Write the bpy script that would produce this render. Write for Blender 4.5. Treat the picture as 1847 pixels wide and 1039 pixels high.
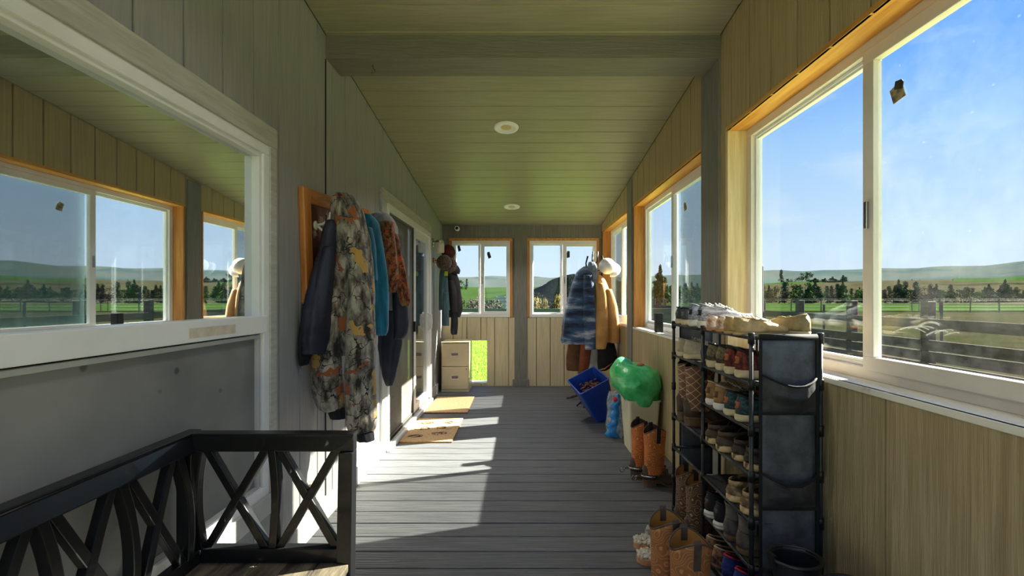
import bpy, bmesh, math, random
from mathutils import Vector, Matrix, noise
PI = math.pi
R = math.radians
rnd = random.Random(7)
S = bpy.context.scene
COL = S.collection
for o in list(bpy.data.objects):
    bpy.data.objects.remove(o)

def lin(c):
    return tuple(((v/255)/12.92 if v/255 <= .04045 else ((v/255+.055)/1.055)**2.4) for v in c)

# ------------------------------------------------------------------ camera, sky, sun, exposure
EYE = 1.29
cam = bpy.data.cameras.new('camera')
cam.sensor_fit = 'HORIZONTAL'
cam.sensor_width = 36
cam.lens = 821/1847*36
cam.shift_x = -16.5/1847
cam.shift_y = 17.5/1847
cam.clip_start = .02
cam.clip_end = 9000
camo = bpy.data.objects.new('camera', cam)
COL.objects.link(camo)
camo.location = (0, 0, EYE)
camo.rotation_euler = (PI/2, 0, 0)
S.camera = camo

SKY_STRENGTH = .81
SUN_STRENGTH = 29.0
S.view_settings.view_transform = 'Standard'
S.view_settings.look = 'None'
S.view_settings.exposure = 0.58
S.view_settings.gamma = 1
S.view_settings.use_curve_mapping = False

w = bpy.data.worlds.new('sky')
S.world = w
w.use_nodes = True
nt = w.node_tree
nt.nodes.clear()
wo = nt.nodes.new('ShaderNodeOutputWorld')
bg = nt.nodes.new('ShaderNodeBackground')
bg.inputs[1].default_value = SKY_STRENGTH
tc = nt.nodes.new('ShaderNodeTexCoord')
sx = nt.nodes.new('ShaderNodeSeparateXYZ')
rp = nt.nodes.new('ShaderNodeValToRGB')
el = rp.color_ramp.elements
el[0].position = 0.0
el[0].color = (*lin((222, 234, 250)), 1)
el[1].position = 1.0
el[1].color = (*lin((84, 146, 240)), 1)
for p, c in ((.10, (208, 229, 252)), (.28, (164, 205, 253)), (.40, (112, 172, 252)), (.6, (90, 152, 244))):
    e = el.new(p)
    e.color = (*lin(c), 1)
mp = nt.nodes.new('ShaderNodeMapping')
mp.inputs['Scale'].default_value = (1.0, 1.6, 3.2)
mp.inputs['Rotation'].default_value = (0, .35, .6)
cn = nt.nodes.new('ShaderNodeTexNoise')
cn.inputs['Scale'].default_value = 2.6
cn.inputs['Detail'].default_value = 7
cn.inputs['Roughness'].default_value = .6
cr = nt.nodes.new('ShaderNodeValToRGB')
cr.color_ramp.elements[0].position = .54
cr.color_ramp.elements[1].position = .95
cm = nt.nodes.new('ShaderNodeMix')
cm.data_type = 'RGBA'
cm.inputs['B'].default_value = (*lin((236, 243, 252)), 1)
L = nt.links.new
L(tc.outputs['Generated'], sx.inputs[0])
L(sx.outputs['Z'], rp.inputs[0])
L(tc.outputs['Generated'], mp.inputs[0])
L(mp.outputs[0], cn.inputs['Vector'])
L(cn.outputs['Fac'], cr.inputs[0])
L(cr.outputs[0], cm.inputs['Factor'])
L(rp.outputs[0], cm.inputs['A'])
L(cm.outputs['Result'], bg.inputs[0])
L(bg.outputs[0], wo.inputs[0])

sun = bpy.data.lights.new('sun', 'SUN')
sun.energy = SUN_STRENGTH
sun.angle = .0093
sun.color = (1.0, .92, .80)
suno = bpy.data.objects.new('sun', sun)
COL.objects.link(suno)
suno.rotation_euler = Vector((-1, -.31, -.70)).to_track_quat('-Z', 'Y').to_euler()
suno.location = (30, 12, 25)

# ------------------------------------------------------------------ materials
def mat(name, c1, c2=None, rough=.6, metal=0, scale=6, stretch=(1, 1, 1), detail=5, lo=.35, hi=.65, bump=0, bscale=60, bstretch=None,
        coord='obj', spec=.4, coat=0, sheen=0, trans=0, alpha=1, rand=0, third=None, emit=0, bdist=.01):
    """principled material whose colour wanders between c1 and c2 along a stretched noise"""
    m = bpy.data.materials.new(name)
    m.use_nodes = True
    n = m.node_tree.nodes
    k = m.node_tree.links.new
    b = n['Principled BSDF']
    b.inputs['Roughness'].default_value = rough
    b.inputs['Metallic'].default_value = metal
    b.inputs['Specular IOR Level'].default_value = spec
    b.inputs['Coat Weight'].default_value = coat
    b.inputs['Sheen Weight'].default_value = sheen
    b.inputs['Transmission Weight'].default_value = trans
    b.inputs['Alpha'].default_value = alpha
    c2 = c2 or tuple(max(0, v*.86) for v in c1)
    if coord == 'world':
        g = n.new('ShaderNodeNewGeometry')
        src = g.outputs['Position']
    else:
        g = n.new('ShaderNodeTexCoord')
        src = g.outputs['Object']
    mp = n.new('ShaderNodeMapping')
    mp.inputs['Scale'].default_value = stretch
    k(src, mp.inputs[0])
    t = n.new('ShaderNodeTexNoise')
    t.inputs['Scale'].default_value = scale
    t.inputs['Detail'].default_value = detail
    t.inputs['Roughness'].default_value = .6
    k(mp.outputs[0], t.inputs['Vector'])
    r = n.new('ShaderNodeValToRGB')
    r.color_ramp.elements[0].position = lo
    r.color_ramp.elements[0].color = (*lin(c2), 1)
    r.color_ramp.elements[1].position = hi
    r.color_ramp.elements[1].color = (*lin(c1), 1)
    if third:
        e = r.color_ramp.elements.new(third[0])
        e.color = (*lin(third[1]), 1)
    k(t.outputs['Fac'], r.inputs[0])
    out = r.outputs[0]
    if rand:
        oi = n.new('ShaderNodeObjectInfo')
        mr = n.new('ShaderNodeMapRange')
        mr.inputs['To Min'].default_value = 1-rand
        mr.inputs['To Max'].default_value = 1+rand
        k(oi.outputs['Random'], mr.inputs[0])
        hs = n.new('ShaderNodeHueSaturation')
        k(mr.outputs[0], hs.inputs['Value'])
        k(out, hs.inputs['Color'])
        out = hs.outputs[0]
    k(out, b.inputs['Base Color'])
    if emit:
        b.inputs['Emission Color'].default_value = (*lin(c1), 1)
        b.inputs['Emission Strength'].default_value = emit
    if bump:
        m2 = n.new('ShaderNodeMapping')
        m2.inputs['Scale'].default_value = bstretch or stretch
        k(src, m2.inputs[0])
        t2 = n.new('ShaderNodeTexNoise')
        t2.inputs['Scale'].default_value = bscale
        t2.inputs['Detail'].default_value = 4
        k(m2.outputs[0], t2.inputs['Vector'])
        bp = n.new('ShaderNodeBump')
        bp.inputs['Strength'].default_value = bump
        bp.inputs['Distance'].default_value = bdist
        k(t2.outputs['Fac'], bp.inputs['Height'])
        k(bp.outputs[0], b.inputs['Normal'])
    return m

def nodes_of(m):
    return m.node_tree.nodes, m.node_tree.links.new, m.node_tree.nodes['Principled BSDF']

def glass(name, tint=(.93, .96, .95), low=.06, high=.9, haze=0.0, hazecol=(230, 232, 230), smear=False, refl=(.95, .97, 1)):
    m = bpy.data.materials.new(name)
    m.use_nodes = True
    n = m.node_tree.nodes
    k = m.node_tree.links.new
    n.clear()
    o = n.new('ShaderNodeOutputMaterial')
    tr = n.new('ShaderNodeBsdfTransparent')
    tr.inputs[0].default_value = (*tint, 1)
    gl = n.new('ShaderNodeBsdfGlossy')
    gl.inputs['Roughness'].default_value = .012
    gl.inputs['Color'].default_value = (*refl, 1)
    lw = n.new('ShaderNodeLayerWeight')
    lw.inputs['Blend'].default_value = .25
    pw = n.new('ShaderNodeMath')
    pw.operation = 'POWER'
    pw.inputs[1].default_value = 2.2
    k(lw.outputs['Facing'], pw.inputs[0])
    mr = n.new('ShaderNodeMapRange')
    mr.inputs['To Min'].default_value = low
    mr.inputs['To Max'].default_value = high
    k(pw.outputs[0], mr.inputs[0])
    mx = n.new('ShaderNodeMixShader')
    k(mr.outputs[0], mx.inputs[0])
    k(tr.outputs[0], mx.inputs[1])
    k(gl.outputs[0], mx.inputs[2])
    last = mx
    if haze:
        df = n.new('ShaderNodeBsdfDiffuse')
        df.inputs[0].default_value = (*lin(hazecol), 1)
        tl = n.new('ShaderNodeBsdfTranslucent')
        tl.inputs[0].default_value = (*lin(hazecol), 1)
        ad = n.new('ShaderNodeMixShader')
        ad.inputs[0].default_value = .6
        k(df.outputs[0], ad.inputs[1])
        k(tl.outputs[0], ad.inputs[2])
        g = n.new('ShaderNodeNewGeometry')
        t = n.new('ShaderNodeTexNoise')
        t.inputs['Scale'].default_value = 5
        t.inputs['Detail'].default_value = 9
        t.inputs['Roughness'].default_value = .75
        k(g.outputs['Position'], t.inputs['Vector'])
        r = n.new('ShaderNodeMapRange')
        r.inputs['From Min'].default_value = .42 if smear else .15
        r.inputs['From Max'].default_value = .8
        r.inputs['To Max'].default_value = haze
        k(t.outputs['Fac'], r.inputs[0])
        fac = r.outputs[0]
        if smear:
            vo = n.new('ShaderNodeTexVoronoi')
            vo.inputs['Scale'].default_value = 17
            k(g.outputs['Position'], vo.inputs['Vector'])
            sp = n.new('ShaderNodeMapRange')
            sp.inputs['From Min'].default_value = .09
            sp.inputs['From Max'].default_value = .03
            sp.inputs['To Max'].default_value = .04
            k(vo.outputs['Distance'], sp.inputs[0])
            mxx = n.new('ShaderNodeMath')
            mxx.operation = 'MAXIMUM'
            k(fac, mxx.inputs[0])
            k(sp.outputs[0], mxx.inputs[1])
            fac = mxx.outputs[0]
        m2 = n.new('ShaderNodeMixShader')
        k(fac, m2.inputs[0])
        k(mx.outputs[0], m2.inputs[1])
        k(ad.outputs[0], m2.inputs[2])
        last = m2
    k(last.outputs[0], o.inputs[0])
    return m

def screen_mat(name, col, cover):
    m = bpy.data.materials.new(name)
    m.use_nodes = True
    n = m.node_tree.nodes
    k = m.node_tree.links.new
    b = n['Principled BSDF']
    b.inputs['Roughness'].default_value = .7
    g = n.new('ShaderNodeNewGeometry')
    t = n.new('ShaderNodeTexNoise')
    t.inputs['Scale'].default_value = 3
    t.inputs['Detail'].default_value = 8
    k(g.outputs['Position'], t.inputs['Vector'])
    r = n.new('ShaderNodeValToRGB')
    r.color_ramp.elements[0].position = .3
    r.color_ramp.elements[0].color = (*lin(tuple(v*.82 for v in col)), 1)
    r.color_ramp.elements[1].position = .7
    r.color_ramp.elements[1].color = (*lin(col), 1)
    k(t.outputs['Fac'], r.inputs[0])
    vo = n.new('ShaderNodeTexVoronoi')
    vo.inputs['Scale'].default_value = 9
    vo.inputs['Randomness'].default_value = 1
    k(g.outputs['Position'], vo.inputs['Vector'])
    sp = n.new('ShaderNodeMapRange')
    sp.inputs['From Min'].default_value = .07
    sp.inputs['From Max'].default_value = .13
    sp.inputs['To Min'].default_value = .45
    sp.inputs['To Max'].default_value = 1
    k(vo.outputs['Distance'], sp.inputs[0])
    hs = n.new('ShaderNodeHueSaturation')
    k(r.outputs[0], hs.inputs['Color'])
    k(sp.outputs[0], hs.inputs['Value'])
    k(hs.outputs[0], b.inputs['Base Color'])
    b.inputs['Alpha'].default_value = cover
    return m

# house colours
M = {}
M['paint_gray'] = mat('gray painted siding', (166, 166, 165), (153, 153, 153), rough=.45, scale=3, stretch=(22, 22, 1.2), bump=.15, bscale=9, bstretch=(30, 30, 1.5), coord='world', spec=.5)
M['paint_trim'] = mat('gray painted trim', (196, 196, 186), (176, 175, 165), rough=.5, scale=3, stretch=(20, 2, 20), bump=.2, bscale=8, coord='world')
M['ceiling'] = mat('olive gray ceiling paint', (154, 148, 124), (142, 136, 113), rough=.42, scale=3, stretch=(1.2, 22, 22), bump=.15, bscale=8, bstretch=(1.4, 26, 26), coord='world', spec=.5)
M['ceiling_dark'] = mat('gray painted beam', (126, 122, 110), (114, 111, 100), rough=.5, scale=3, stretch=(1.2, 22, 22), bump=.5, bscale=9, coord='world')
M['post_gray'] = mat('gray painted post', (134, 132, 124), (116, 114, 107), rough=.6, scale=3, stretch=(20, 20, 1.5), bump=.35, bscale=9, coord='world')
M['tan_siding'] = mat('tan siding panel', (188, 168, 128), (170, 148, 106), rough=.6, scale=3, stretch=(26, 26, .9), bump=.35, bscale=10, bstretch=(34, 34, 1), coord='world')
M['tan_end'] = mat('tan end siding', (220, 207, 174), (200, 185, 148), rough=.6, scale=3, stretch=(26, 26, .9), bump=.35, bscale=10, bstretch=(34, 34, 1), coord='world')
M['tan_low'] = mat('tan lower panel', (186, 168, 130), (158, 138, 100), rough=.6, scale=2.4, stretch=(30, 30, 1), bump=.4, bscale=10, bstretch=(34, 34, 1), coord='world')
M['raw_wood'] = mat('raw pine', (236, 178, 92), (190, 120, 46), rough=.55, scale=2.5, stretch=(14, 14, 14), bump=.15, bscale=14, coord='world', lo=.3, hi=.7)
M['raw_wood_z'] = mat('raw pine upright', (222, 158, 78), (176, 108, 42), rough=.55, scale=2.2, stretch=(18, 18, 1.1), bump=.15, bscale=14, coord='world', lo=.3, hi=.7)
M['raw_wood_y'] = mat('raw pine header', (240, 182, 92), (204, 132, 48), rough=.5, scale=2.2, stretch=(16, 1.0, 16), bump=.15, bscale=14, coord='world', lo=.3, hi=.7)
M['pale_wood'] = mat('pale painted jamb', (226, 205, 158), (204, 180, 130), rough=.6, scale=2.4, stretch=(18, 18, 1), bump=.2, bscale=12, coord='world')
M['vinyl'] = mat('white vinyl', (244, 244, 243), (235, 235, 233), rough=.3, scale=4, spec=.5)
M['vinyl_tan'] = mat('almond vinyl', (232, 226, 216), (222, 214, 202), rough=.35, scale=4, spec=.5)
M['sill'] = mat('white painted sill', (240, 234, 220), (196, 176, 142), rough=.5, scale=5, stretch=(6, 1, 1), lo=.28, hi=.42, coord='world')
M['base_white'] = mat('pale baseboard paint', (198, 197, 190), (180, 179, 171), rough=.5, scale=4, coord='world')
M['deck'] = mat('gray composite deck', (106, 107, 109), (82, 84, 87), rough=.6, scale=2.0, stretch=(1.6, 30, 20), detail=8, coord='world', rand=.08, spec=.35)
M['dark_void'] = mat('dark room', (40, 42, 42), (30, 31, 31), rough=.9)
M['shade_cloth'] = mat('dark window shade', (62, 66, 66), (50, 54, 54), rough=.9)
M['glass_clear'] = glass('window glass', low=.02, high=.4)
M['glass_smeared'] = glass('smeared window glass', low=.02, high=.3, haze=.02, smear=True)
M['glass_house'] = glass('reflective house glass', tint=(.6, .64, .62), low=.84, high=.96, refl=(.92, .97, 1), haze=.16, hazecol=(110, 140, 142))  # teal haze colour painted in to imitate washed-out reflections
M['glass_door'] = glass('door glass', tint=(.8, .82, .8), low=.28, high=.9)
M['screen_house'] = screen_mat('gray insect screen', (148, 147, 144), .93)
M['screen_door'] = screen_mat('door insect screen', (128, 126, 116), .72)
M['screen_teal'] = screen_mat('thin insect screen', (60, 92, 92), .42)
M['black_metal'] = mat('black metal', (26, 26, 27), (18, 18, 19), rough=.35, metal=.3, spec=.5)
M['black_tube'] = mat('black coated tube', (52, 53, 55), (36, 37, 38), rough=.38, metal=.2, spec=.5, scale=20)
M['black_plastic'] = mat('black plastic', (32, 32, 33), (22, 22, 22), rough=.4)
M['steel'] = mat('bright steel', (190, 190, 188), (150, 150, 148), rough=.25, metal=1)
M['bench'] = mat('black painted wood', (17, 18, 20), (11, 11, 13), rough=.34, scale=5, stretch=(8, 8, 8), bump=.06, bscale=30, spec=.35, third=(.245, (40, 33, 26)), lo=.24, hi=.26, coat=.25)
M['bench_seat'] = mat('worn black seat boards', (104, 95, 78), (40, 36, 32), rough=.55, scale=5, stretch=(5, 1, 5), detail=9, bump=.15, bscale=30, lo=.35, hi=.62)

# deck grain: cathedral bands embossed along each board
def add_deck_grain():
    n, k, b = nodes_of(M['deck'])
    g = n.new('ShaderNodeNewGeometry')
    mpn = n.new('ShaderNodeMapping')
    mpn.inputs['Scale'].default_value = (1.1, 9, 9)
    k(g.outputs['Position'], mpn.inputs[0])
    wv = n.new('ShaderNodeTexWave')
    wv.wave_type = 'BANDS'
    wv.bands_direction = 'Y'
    wv.inputs['Scale'].default_value = 1.7
    wv.inputs['Distortion'].default_value = 9
    wv.inputs['Detail'].default_value = 3
    wv.inputs['Detail Scale'].default_value = 1.4
    k(mpn.outputs[0], wv.inputs['Vector'])
    bp = n.new('ShaderNodeBump')
    bp.inputs['Strength'].default_value = .35
    bp.inputs['Distance'].default_value = .004
    k(wv.outputs['Fac'], bp.inputs['Height'])
    k(bp.outputs[0], b.inputs['Normal'])
    src = b.inputs['Base Color'].links[0].from_socket
    mx = n.new('ShaderNodeMix')
    mx.data_type = 'RGBA'
    mx.blend_type = 'MULTIPLY'
    mx.inputs['Factor'].default_value = .22
    k(src, mx.inputs['A'])
    k(wv.outputs['Color'], mx.inputs['B'])
    rm = n.new('ShaderNodeValToRGB')
    rm.color_ramp.elements[0].color = (.35, .35, .35, 1)
    rm.color_ramp.elements[0].position = .05
    rm.color_ramp.elements[1].position = .35
    k(wv.outputs['Fac'], rm.inputs[0])
    k(rm.outputs[0], mx.inputs['B'])
    k(mx.outputs['Result'], b.inputs['Base Color'])
add_deck_grain()

# ------------------------------------------------------------------ mesh helpers
class MB:
    def __init__(self, T=None):
        self.v = []
        self.f = []
        self.T = T
    def add(self, vs, fs):
        o = len(self.v)
        self.v += [tuple(self.T(p)) if self.T else tuple(p) for p in vs]
        self.f += [tuple(i+o for i in f) for f in fs]
        return self
    def box(self, a, b):
        (x0, y0, z0), (x1, y1, z1) = a, b
        return self.add([(x0, y0, z0), (x1, y0, z0), (x1, y1, z0), (x0, y1, z0), (x0, y0, z1), (x1, y0, z1), (x1, y1, z1), (x0, y1, z1)],
                        [(0, 3, 2, 1), (4, 5, 6, 7), (0, 1, 5, 4), (1, 2, 6, 5), (2, 3, 7, 6), (3, 0, 4, 7)])
    def hexa(self, pts):
        return self.add(pts, [(0, 3, 2, 1), (4, 5, 6, 7), (0, 1, 5, 4), (1, 2, 6, 5), (2, 3, 7, 6), (3, 0, 4, 7)])
    def ribbon(self, path, side, w, t, up=None):
        """a bar of rectangular section w (along side) by t that follows a path"""
        side = Vector(side).normalized()
        rings = []
        P = [Vector(p) for p in path]
        for i, p in enumerate(P):
            d = (P[min(i+1, len(P)-1)]-P[max(i-1, 0)]).normalized()
            nn = d.cross(side).normalized()
            rings.append([p+side*w/2+nn*t/2, p-side*w/2+nn*t/2, p-side*w/2-nn*t/2, p+side*w/2-nn*t/2])
        return self.rings(rings)
    def rings(self, rings, cap0=True, cap1=True):
        n = len(rings[0])
        vs = [p for r in rings for p in r]
        fs = []
        for i in range(len(rings)-1):
            for j in range(n):
                a = i*n+j
                b = i*n+(j+1) % n
                fs.append((a, b, b+n, a+n))
        if cap0:
            fs.append(tuple(reversed(range(n))))
        if cap1:
            fs.append(tuple(range((len(rings)-1)*n, len(rings)*n)))
        return self.add(vs, fs)
    def tube(self, path, r, n=8, cap=True):
        P = [Vector(p) for p in path]
        rr = r if isinstance(r, (list, tuple)) else [r]*len(P)
        rings = []
        prev = None
        for i, p in enumerate(P):
            d = (P[min(i+1, len(P)-1)]-P[max(i-1, 0)]).normalized()
            if prev is None:
                a = d.cross(Vector((0, 0, 1)))
                if a.length < .1:
                    a = d.cross(Vector((0, 1, 0)))
            else:
                a = prev-d*prev.dot(d)
            a.normalize()
            prev = a
            b = d.cross(a)
            rings.append([p+(a*math.cos(2*PI*j/n)+b*math.sin(2*PI*j/n))*rr[i] for j in range(n)])
        return self.rings(rings, cap, cap)
    def lathe(self, prof, c=(0, 0, 0), n=20, axis='z', cap0=True, cap1=True):
        rings = []
        for r, h in prof:
            ring = []
            for j in range(n):
                a = 2*PI*j/n
                u, v = r*math.cos(a), r*math.sin(a)
                p = (u, v, h) if axis == 'z' else ((h, u, v) if axis == 'x' else (u, h, v))
                ring.append((p[0]+c[0], p[1]+c[1], p[2]+c[2]))
            rings.append(ring)
        return self.rings(rings, cap0, cap1)
    def blob(self, c, r, seed=0, amp=.2, freq=2, sub=2):
        bm = bmesh.new()
        bmesh.ops.create_icosphere(bm, subdivisions=sub, radius=1)
        vs = []
        for v in bm.verts:
            q = 1+amp*noise.noise(v.co*freq+Vector((seed*7.3, seed*3.1, 0)))*2
            vs.append((c[0]+v.co.x*r[0]*q, c[1]+v.co.y*r[1]*q, c[2]+v.co.z*r[2]*q))
        fs = [tuple(v.index for v in f.verts) for f in bm.faces]
        bm.free()
        return self.add(vs, fs)
    def data(self, name, mat, smooth=False, bevel=0, segs=2, sub=0):
        me = bpy.data.meshes.new(name)
        me.from_pydata(self.v, [], self.f)
        bm = bmesh.new()
        bm.from_mesh(me)
        bmesh.ops.recalc_face_normals(bm, faces=bm.faces)
        if bevel:
            es = [e for e in bm.edges if len(e.link_faces) == 2 and e.calc_face_angle(0) > .5]
            bmesh.ops.bevel(bm, geom=es, offset=bevel, segments=segs, affect='EDGES', profile=.6, clamp_overlap=True)
        bm.to_mesh(me)
        bm.free()
        if smooth:
            me.shade_smooth()
        me.materials.append(mat)
        return me
    def build(self, name, mat, parent=None, loc=None, **kw):
        o = bpy.data.objects.new(name, self.data(name, mat, **kw))
        COL.objects.link(o)
        if parent is not None:
            o.parent = parent
        if loc:
            o.location = loc
        return o

def link(name, me, parent=None, loc=(0, 0, 0), rot=(0, 0, 0)):
    o = bpy.data.objects.new(name, me)
    COL.objects.link(o)
    o.parent = parent
    o.location = loc
    o.rotation_euler = rot
    return o

def thing(name, label, cat, loc=(0, 0, 0), rot=(0, 0, 0), group=None):
    o = bpy.data.objects.new(name, None)
    COL.objects.link(o)
    o.empty_display_size = .05
    o.location = loc
    o.rotation_euler = rot if isinstance(rot, tuple) else (0, 0, rot)
    o['label'] = label
    o['category'] = cat
    if group:
        o['group'] = group
    return o

def struct(name, label=None):
    o = bpy.data.objects.new(name, None)
    COL.objects.link(o)
    o['kind'] = 'structure'
    if label:
        o['label'] = label
    return o

def copy_thing(o, loc, rot=None, label=None, group=None):
    def cp(s, par):
        c = s.copy()
        COL.objects.link(c)
        c.parent = par
        for ch in list(s.children):
            cp(ch, c)
        return c
    c = cp(o, None)
    c.location = loc
    if rot is not None:
        c.rotation_euler = rot if isinstance(rot, tuple) else (0, 0, rot)
    if label:
        c['label'] = label
    if group:
        c['group'] = group
    return c

def crom(pts, sub):
    """Catmull-Rom through tuples of any length"""
    out = []
    n = len(pts)
    for i in range(n-1):
        p0, p1, p2, p3 = pts[max(i-1, 0)], pts[i], pts[i+1], pts[min(i+2, n-1)]
        for s in range(sub):
            t = s/sub
            out.append(tuple(.5*(2*b+(c-a)*t+(2*a-5*b+4*c-d)*t*t+(3*b-a-3*c+d)*t**3) for a, b, c, d in zip(p0, p1, p2, p3)))
    out.append(tuple(pts[-1]))
    return out

def drape(rings, n=36, sub=6, k=(5, 9), seed=0, wr=.012, quilt=0, cap0=True, cap1=False, mb=None):
    """hanging cloth: horizontal rings (cx,cy,z,rx,ry,fold) with vertical folds and small wrinkles"""
    mb = mb or MB()
    rg = random.Random(seed)
    p1, p2, p3 = rg.uniform(0, 6), rg.uniform(0, 6), rg.uniform(0, 6)
    out = []
    for cx, cy, z, rx, ry, am in crom(rings, sub):
        ring = []
        for j in range(n):
            a = 2*PI*j/n
            q = 1+am*(.6*math.sin(k[0]*a+p1+z*1.7)+.4*math.sin(k[1]*a+p2-z*2.3))
            q += wr*3*noise.noise(Vector((math.cos(a)*2.2+seed, math.sin(a)*2.2, z*11)))
            if quilt:
                q += .07*abs(math.sin(PI*z/quilt))
            ring.append((cx+rx*q*math.cos(a), cy+ry*q*math.sin(a), z+wr*.5*noise.noise(Vector((a*2, seed, z*4)))))
        out.append(ring)
    mb.rings(out, cap0, cap1)
    return mb

# ------------------------------------------------------------------ porch shell
XL, XR, YE, YB = -1.15, 1.175, 6.65, -1.3
def zc(y):
    return 2.35+.122*(YE-y)
XO = 1.30          # outer face of the right wall

# floor: one board after another, all across
floor = struct('floor', 'dark gray embossed deck boards laid across the porch')
PITCH = .1445
bm_ = MB().box((XL-.02, -.0684, -.025), (XR+.02, .0684, 0))
board_me = bm_.data('plank', M['deck'], bevel=.002, segs=1)
y = YE-.072
while y > YB:
    link('plank', board_me, floor, (0, y, rnd.uniform(-.0008, .0008)))
    y -= PITCH
MB().box((XL-.1, YB, -.2), (XO, YE+.1, -.045)).build('joist_deck', M['dark_void'], floor)

# ceiling
ceiling = struct('ceiling', 'sloping olive gray plank ceiling')
y = YE
sl = .122
plank_me = MB().hexa([(XL, -.0985, .012), (XR, -.0985, .012), (XR, .0985, -.012), (XL, .0985, -.012), (XL, -.0985, .032), (XR, -.0985, .032), (XR, .0985, .008), (XL, .0985, .008)]).data('plank', M['ceiling'], bevel=.006, segs=1)
y = YE-.1
while y > YB:
    link('plank', plank_me, ceiling, (0, y, zc(y)))
    y -= .2
MB().hexa([(XL-.3, YB, zc(YB)+.018), (XO+.25, YB, zc(YB)+.018), (XO+.25, YE+.25, zc(YE+.25)+.018), (XL-.3, YE+.25, zc(YE+.25)+.018),
           (XL-.3, YB, zc(YB)+.2), (XO+.25, YB, zc(YB)+.2), (XO+.25, YE+.25, zc(YE+.25)+.2), (XL-.3, YE+.25, zc(YE+.25)+.2)]).build('roof_slab', M['ceiling_dark'], ceiling)

beam = MB().box((XL, 2.68, 2.70), (XR, 2.90, 2.90)).build('trim_1', M['ceiling_dark'], bevel=.004)
beam['kind'] = 'structure'
beam['label'] = 'gray painted beam across the ceiling'

def siding(parent, T, u0, u1, zb, zt, holes, m, step=.2032, gap=.006, thick=.012, phase=0):
    """vertical boards in the plane u (along), d (outwards into the porch), z; holes are (u0,u1,z0,z1); shared meshes are not used as heights differ"""
    cuts = []
    k = math.floor((u0-phase)/step)
    edges = sorted({u0, u1} | {phase+i*step for i in range(k, k+80) if u0 < phase+i*step < u1} | {h for a in holes for h in a[:2] if u0 < h < u1})
    joints = {phase+i*step for i in range(k, k+80)}
    for a, b in zip(edges, edges[1:]):
        if b-a < .012:
            continue
        mid = (a+b)/2
        spans = [(zb, None)]
        for h in holes:
            if h[0] <= mid <= h[1]:
                ns = []
                for s0, s1 in spans:
                    ns += [(s0, h[2]), (h[3], s1)]
                spans = ns
        ga = gap/2 if a in joints else 0
        gb = gap/2 if b in joints else 0
        for s0, s1 in spans:
            t0, t1 = (zt(a+ga), zt(b-gb)) if s1 is None else (s1, s1)
            if min(t0, t1)-s0 < .01:
                continue
            mb = MB(T)
            e = .0025
            A, B = a+ga, b-gb
            mb.hexa([(A, 0, s0), (B, 0, s0), (B, 0, t1), (A, 0, t0), (A+e, thick, s0), (B-e, thick, s0), (B-e, thick, t1), (A+e, thick, t0)])
            mb.build('siding_board', m, parent)

# ---- left wall
wall_left = struct('wall_left', 'gray painted grooved siding of the house wall')
LW = (.22, 2.085, .36, 2.03)         # window opening (trim covers the edge)
DR = (3.76, 5.66, -.02, 2.13)        # sliding door opening
TL = lambda p: (XL-.012+p[1], p[0], p[2])
siding(wall_left, TL, YB, YE, 0, zc, [LW, DR], M['paint_gray'], phase=.13, gap=.005)
bk = MB()
for a, b, z0, z1 in ((YB, LW[0], -.2, 0), (LW[0], LW[1], -.2, LW[2]), (LW[0], LW[1], LW[3], 0), (LW[1], DR[0], -.2, 0), (DR[0], DR[1], DR[3], 0), (DR[1], YE+.1, -.2, 0)):
    t0, t1 = (z1, z1) if z1 else (zc(a)+.02, zc(b)+.02)
    bk.hexa([(XL-.16, a, z0), (XL-.012, a, z0), (XL-.012, b, z0), (XL-.16, b, z0), (XL-.16, a, t0), (XL-.012, a, t0), (XL-.012, b, t1), (XL-.16, b, t1)])
bk.build('sheathing', M['paint_gray'], wall_left)
# the wide panel joint behind the beam and the one by the window
bb = struct('baseboard_left', 'pale baseboard along the house wall')
for a, b in ((2.0, 3.69), (5.73, 6.2)):
    MB().box((XL, a, 0), (XL+.022, b, .125)).build('board', M['base_white'], bb, bevel=.003)
MB().box((XL, YB, 0), (XL+.022, 1.995, .125)).build('board', M['base_white'], bb, bevel=.003)
MB().box((XL+.0, 2.668, .13), (XL+.004, 2.678, 2.69)).build('joint_strip', M['dark_void'], wall_left)

# ---- left window: picture pane above, screened slider below
wl = struct('window_1', 'large white framed house window with screened lower half')
fx = XL
def frame4(mb, u0, u1, z0, z1, w, d0, d1, T):
    t = MB(T)
    t.box((u0, d0, z0), (u1, d1, z0+w)).box((u0, d0, z1-w), (u1, d1, z1)).box((u0, d0, z0+w), (u0+w, d1, z1-w)).box((u1-w, d0, z0+w), (u1, d1, z1-w))
    mb.v += t.v if False else []
    return t
def frame_part(name, m, parent, T, u0, u1, z0, z1, w, d0, d1, bevel=.003):
    """four mitred-looking sticks as one frame"""
    return frame4(MB(), u0, u1, z0, z1, w, d0, d1, T).build(name, m, parent, bevel=bevel)
TW = lambda p: (XL+p[1], p[0], p[2])
t = MB(TW).box((.12, 0, 1.972), (2.105, .024, 2.062)).build('trim_board', M['paint_trim'], wl, bevel=.003)
MB(TW).box((2.051, 0, .41), (2.105, .022, 1.972)).build('trim_board', M['paint_trim'], wl, bevel=.003)
MB(TW).box((.12, 0, .41), (.17, .022, 1.972)).build('trim_board', M['paint_trim'], wl, bevel=.003)
MB(TW).box((.12, 0, .325), (2.105, .03, .41)).build('trim_board', M['base_white'], wl, bevel=.003)
frame_part('frame', M['vinyl'], wl, TW, .17, 2.051, .41, 1.972, .045, -.05, .016)
frame_part('glazing_bead', M['vinyl'], wl, TW, .215, 2.006, 1.165, 1.93, .02, -.045, .006)
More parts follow.
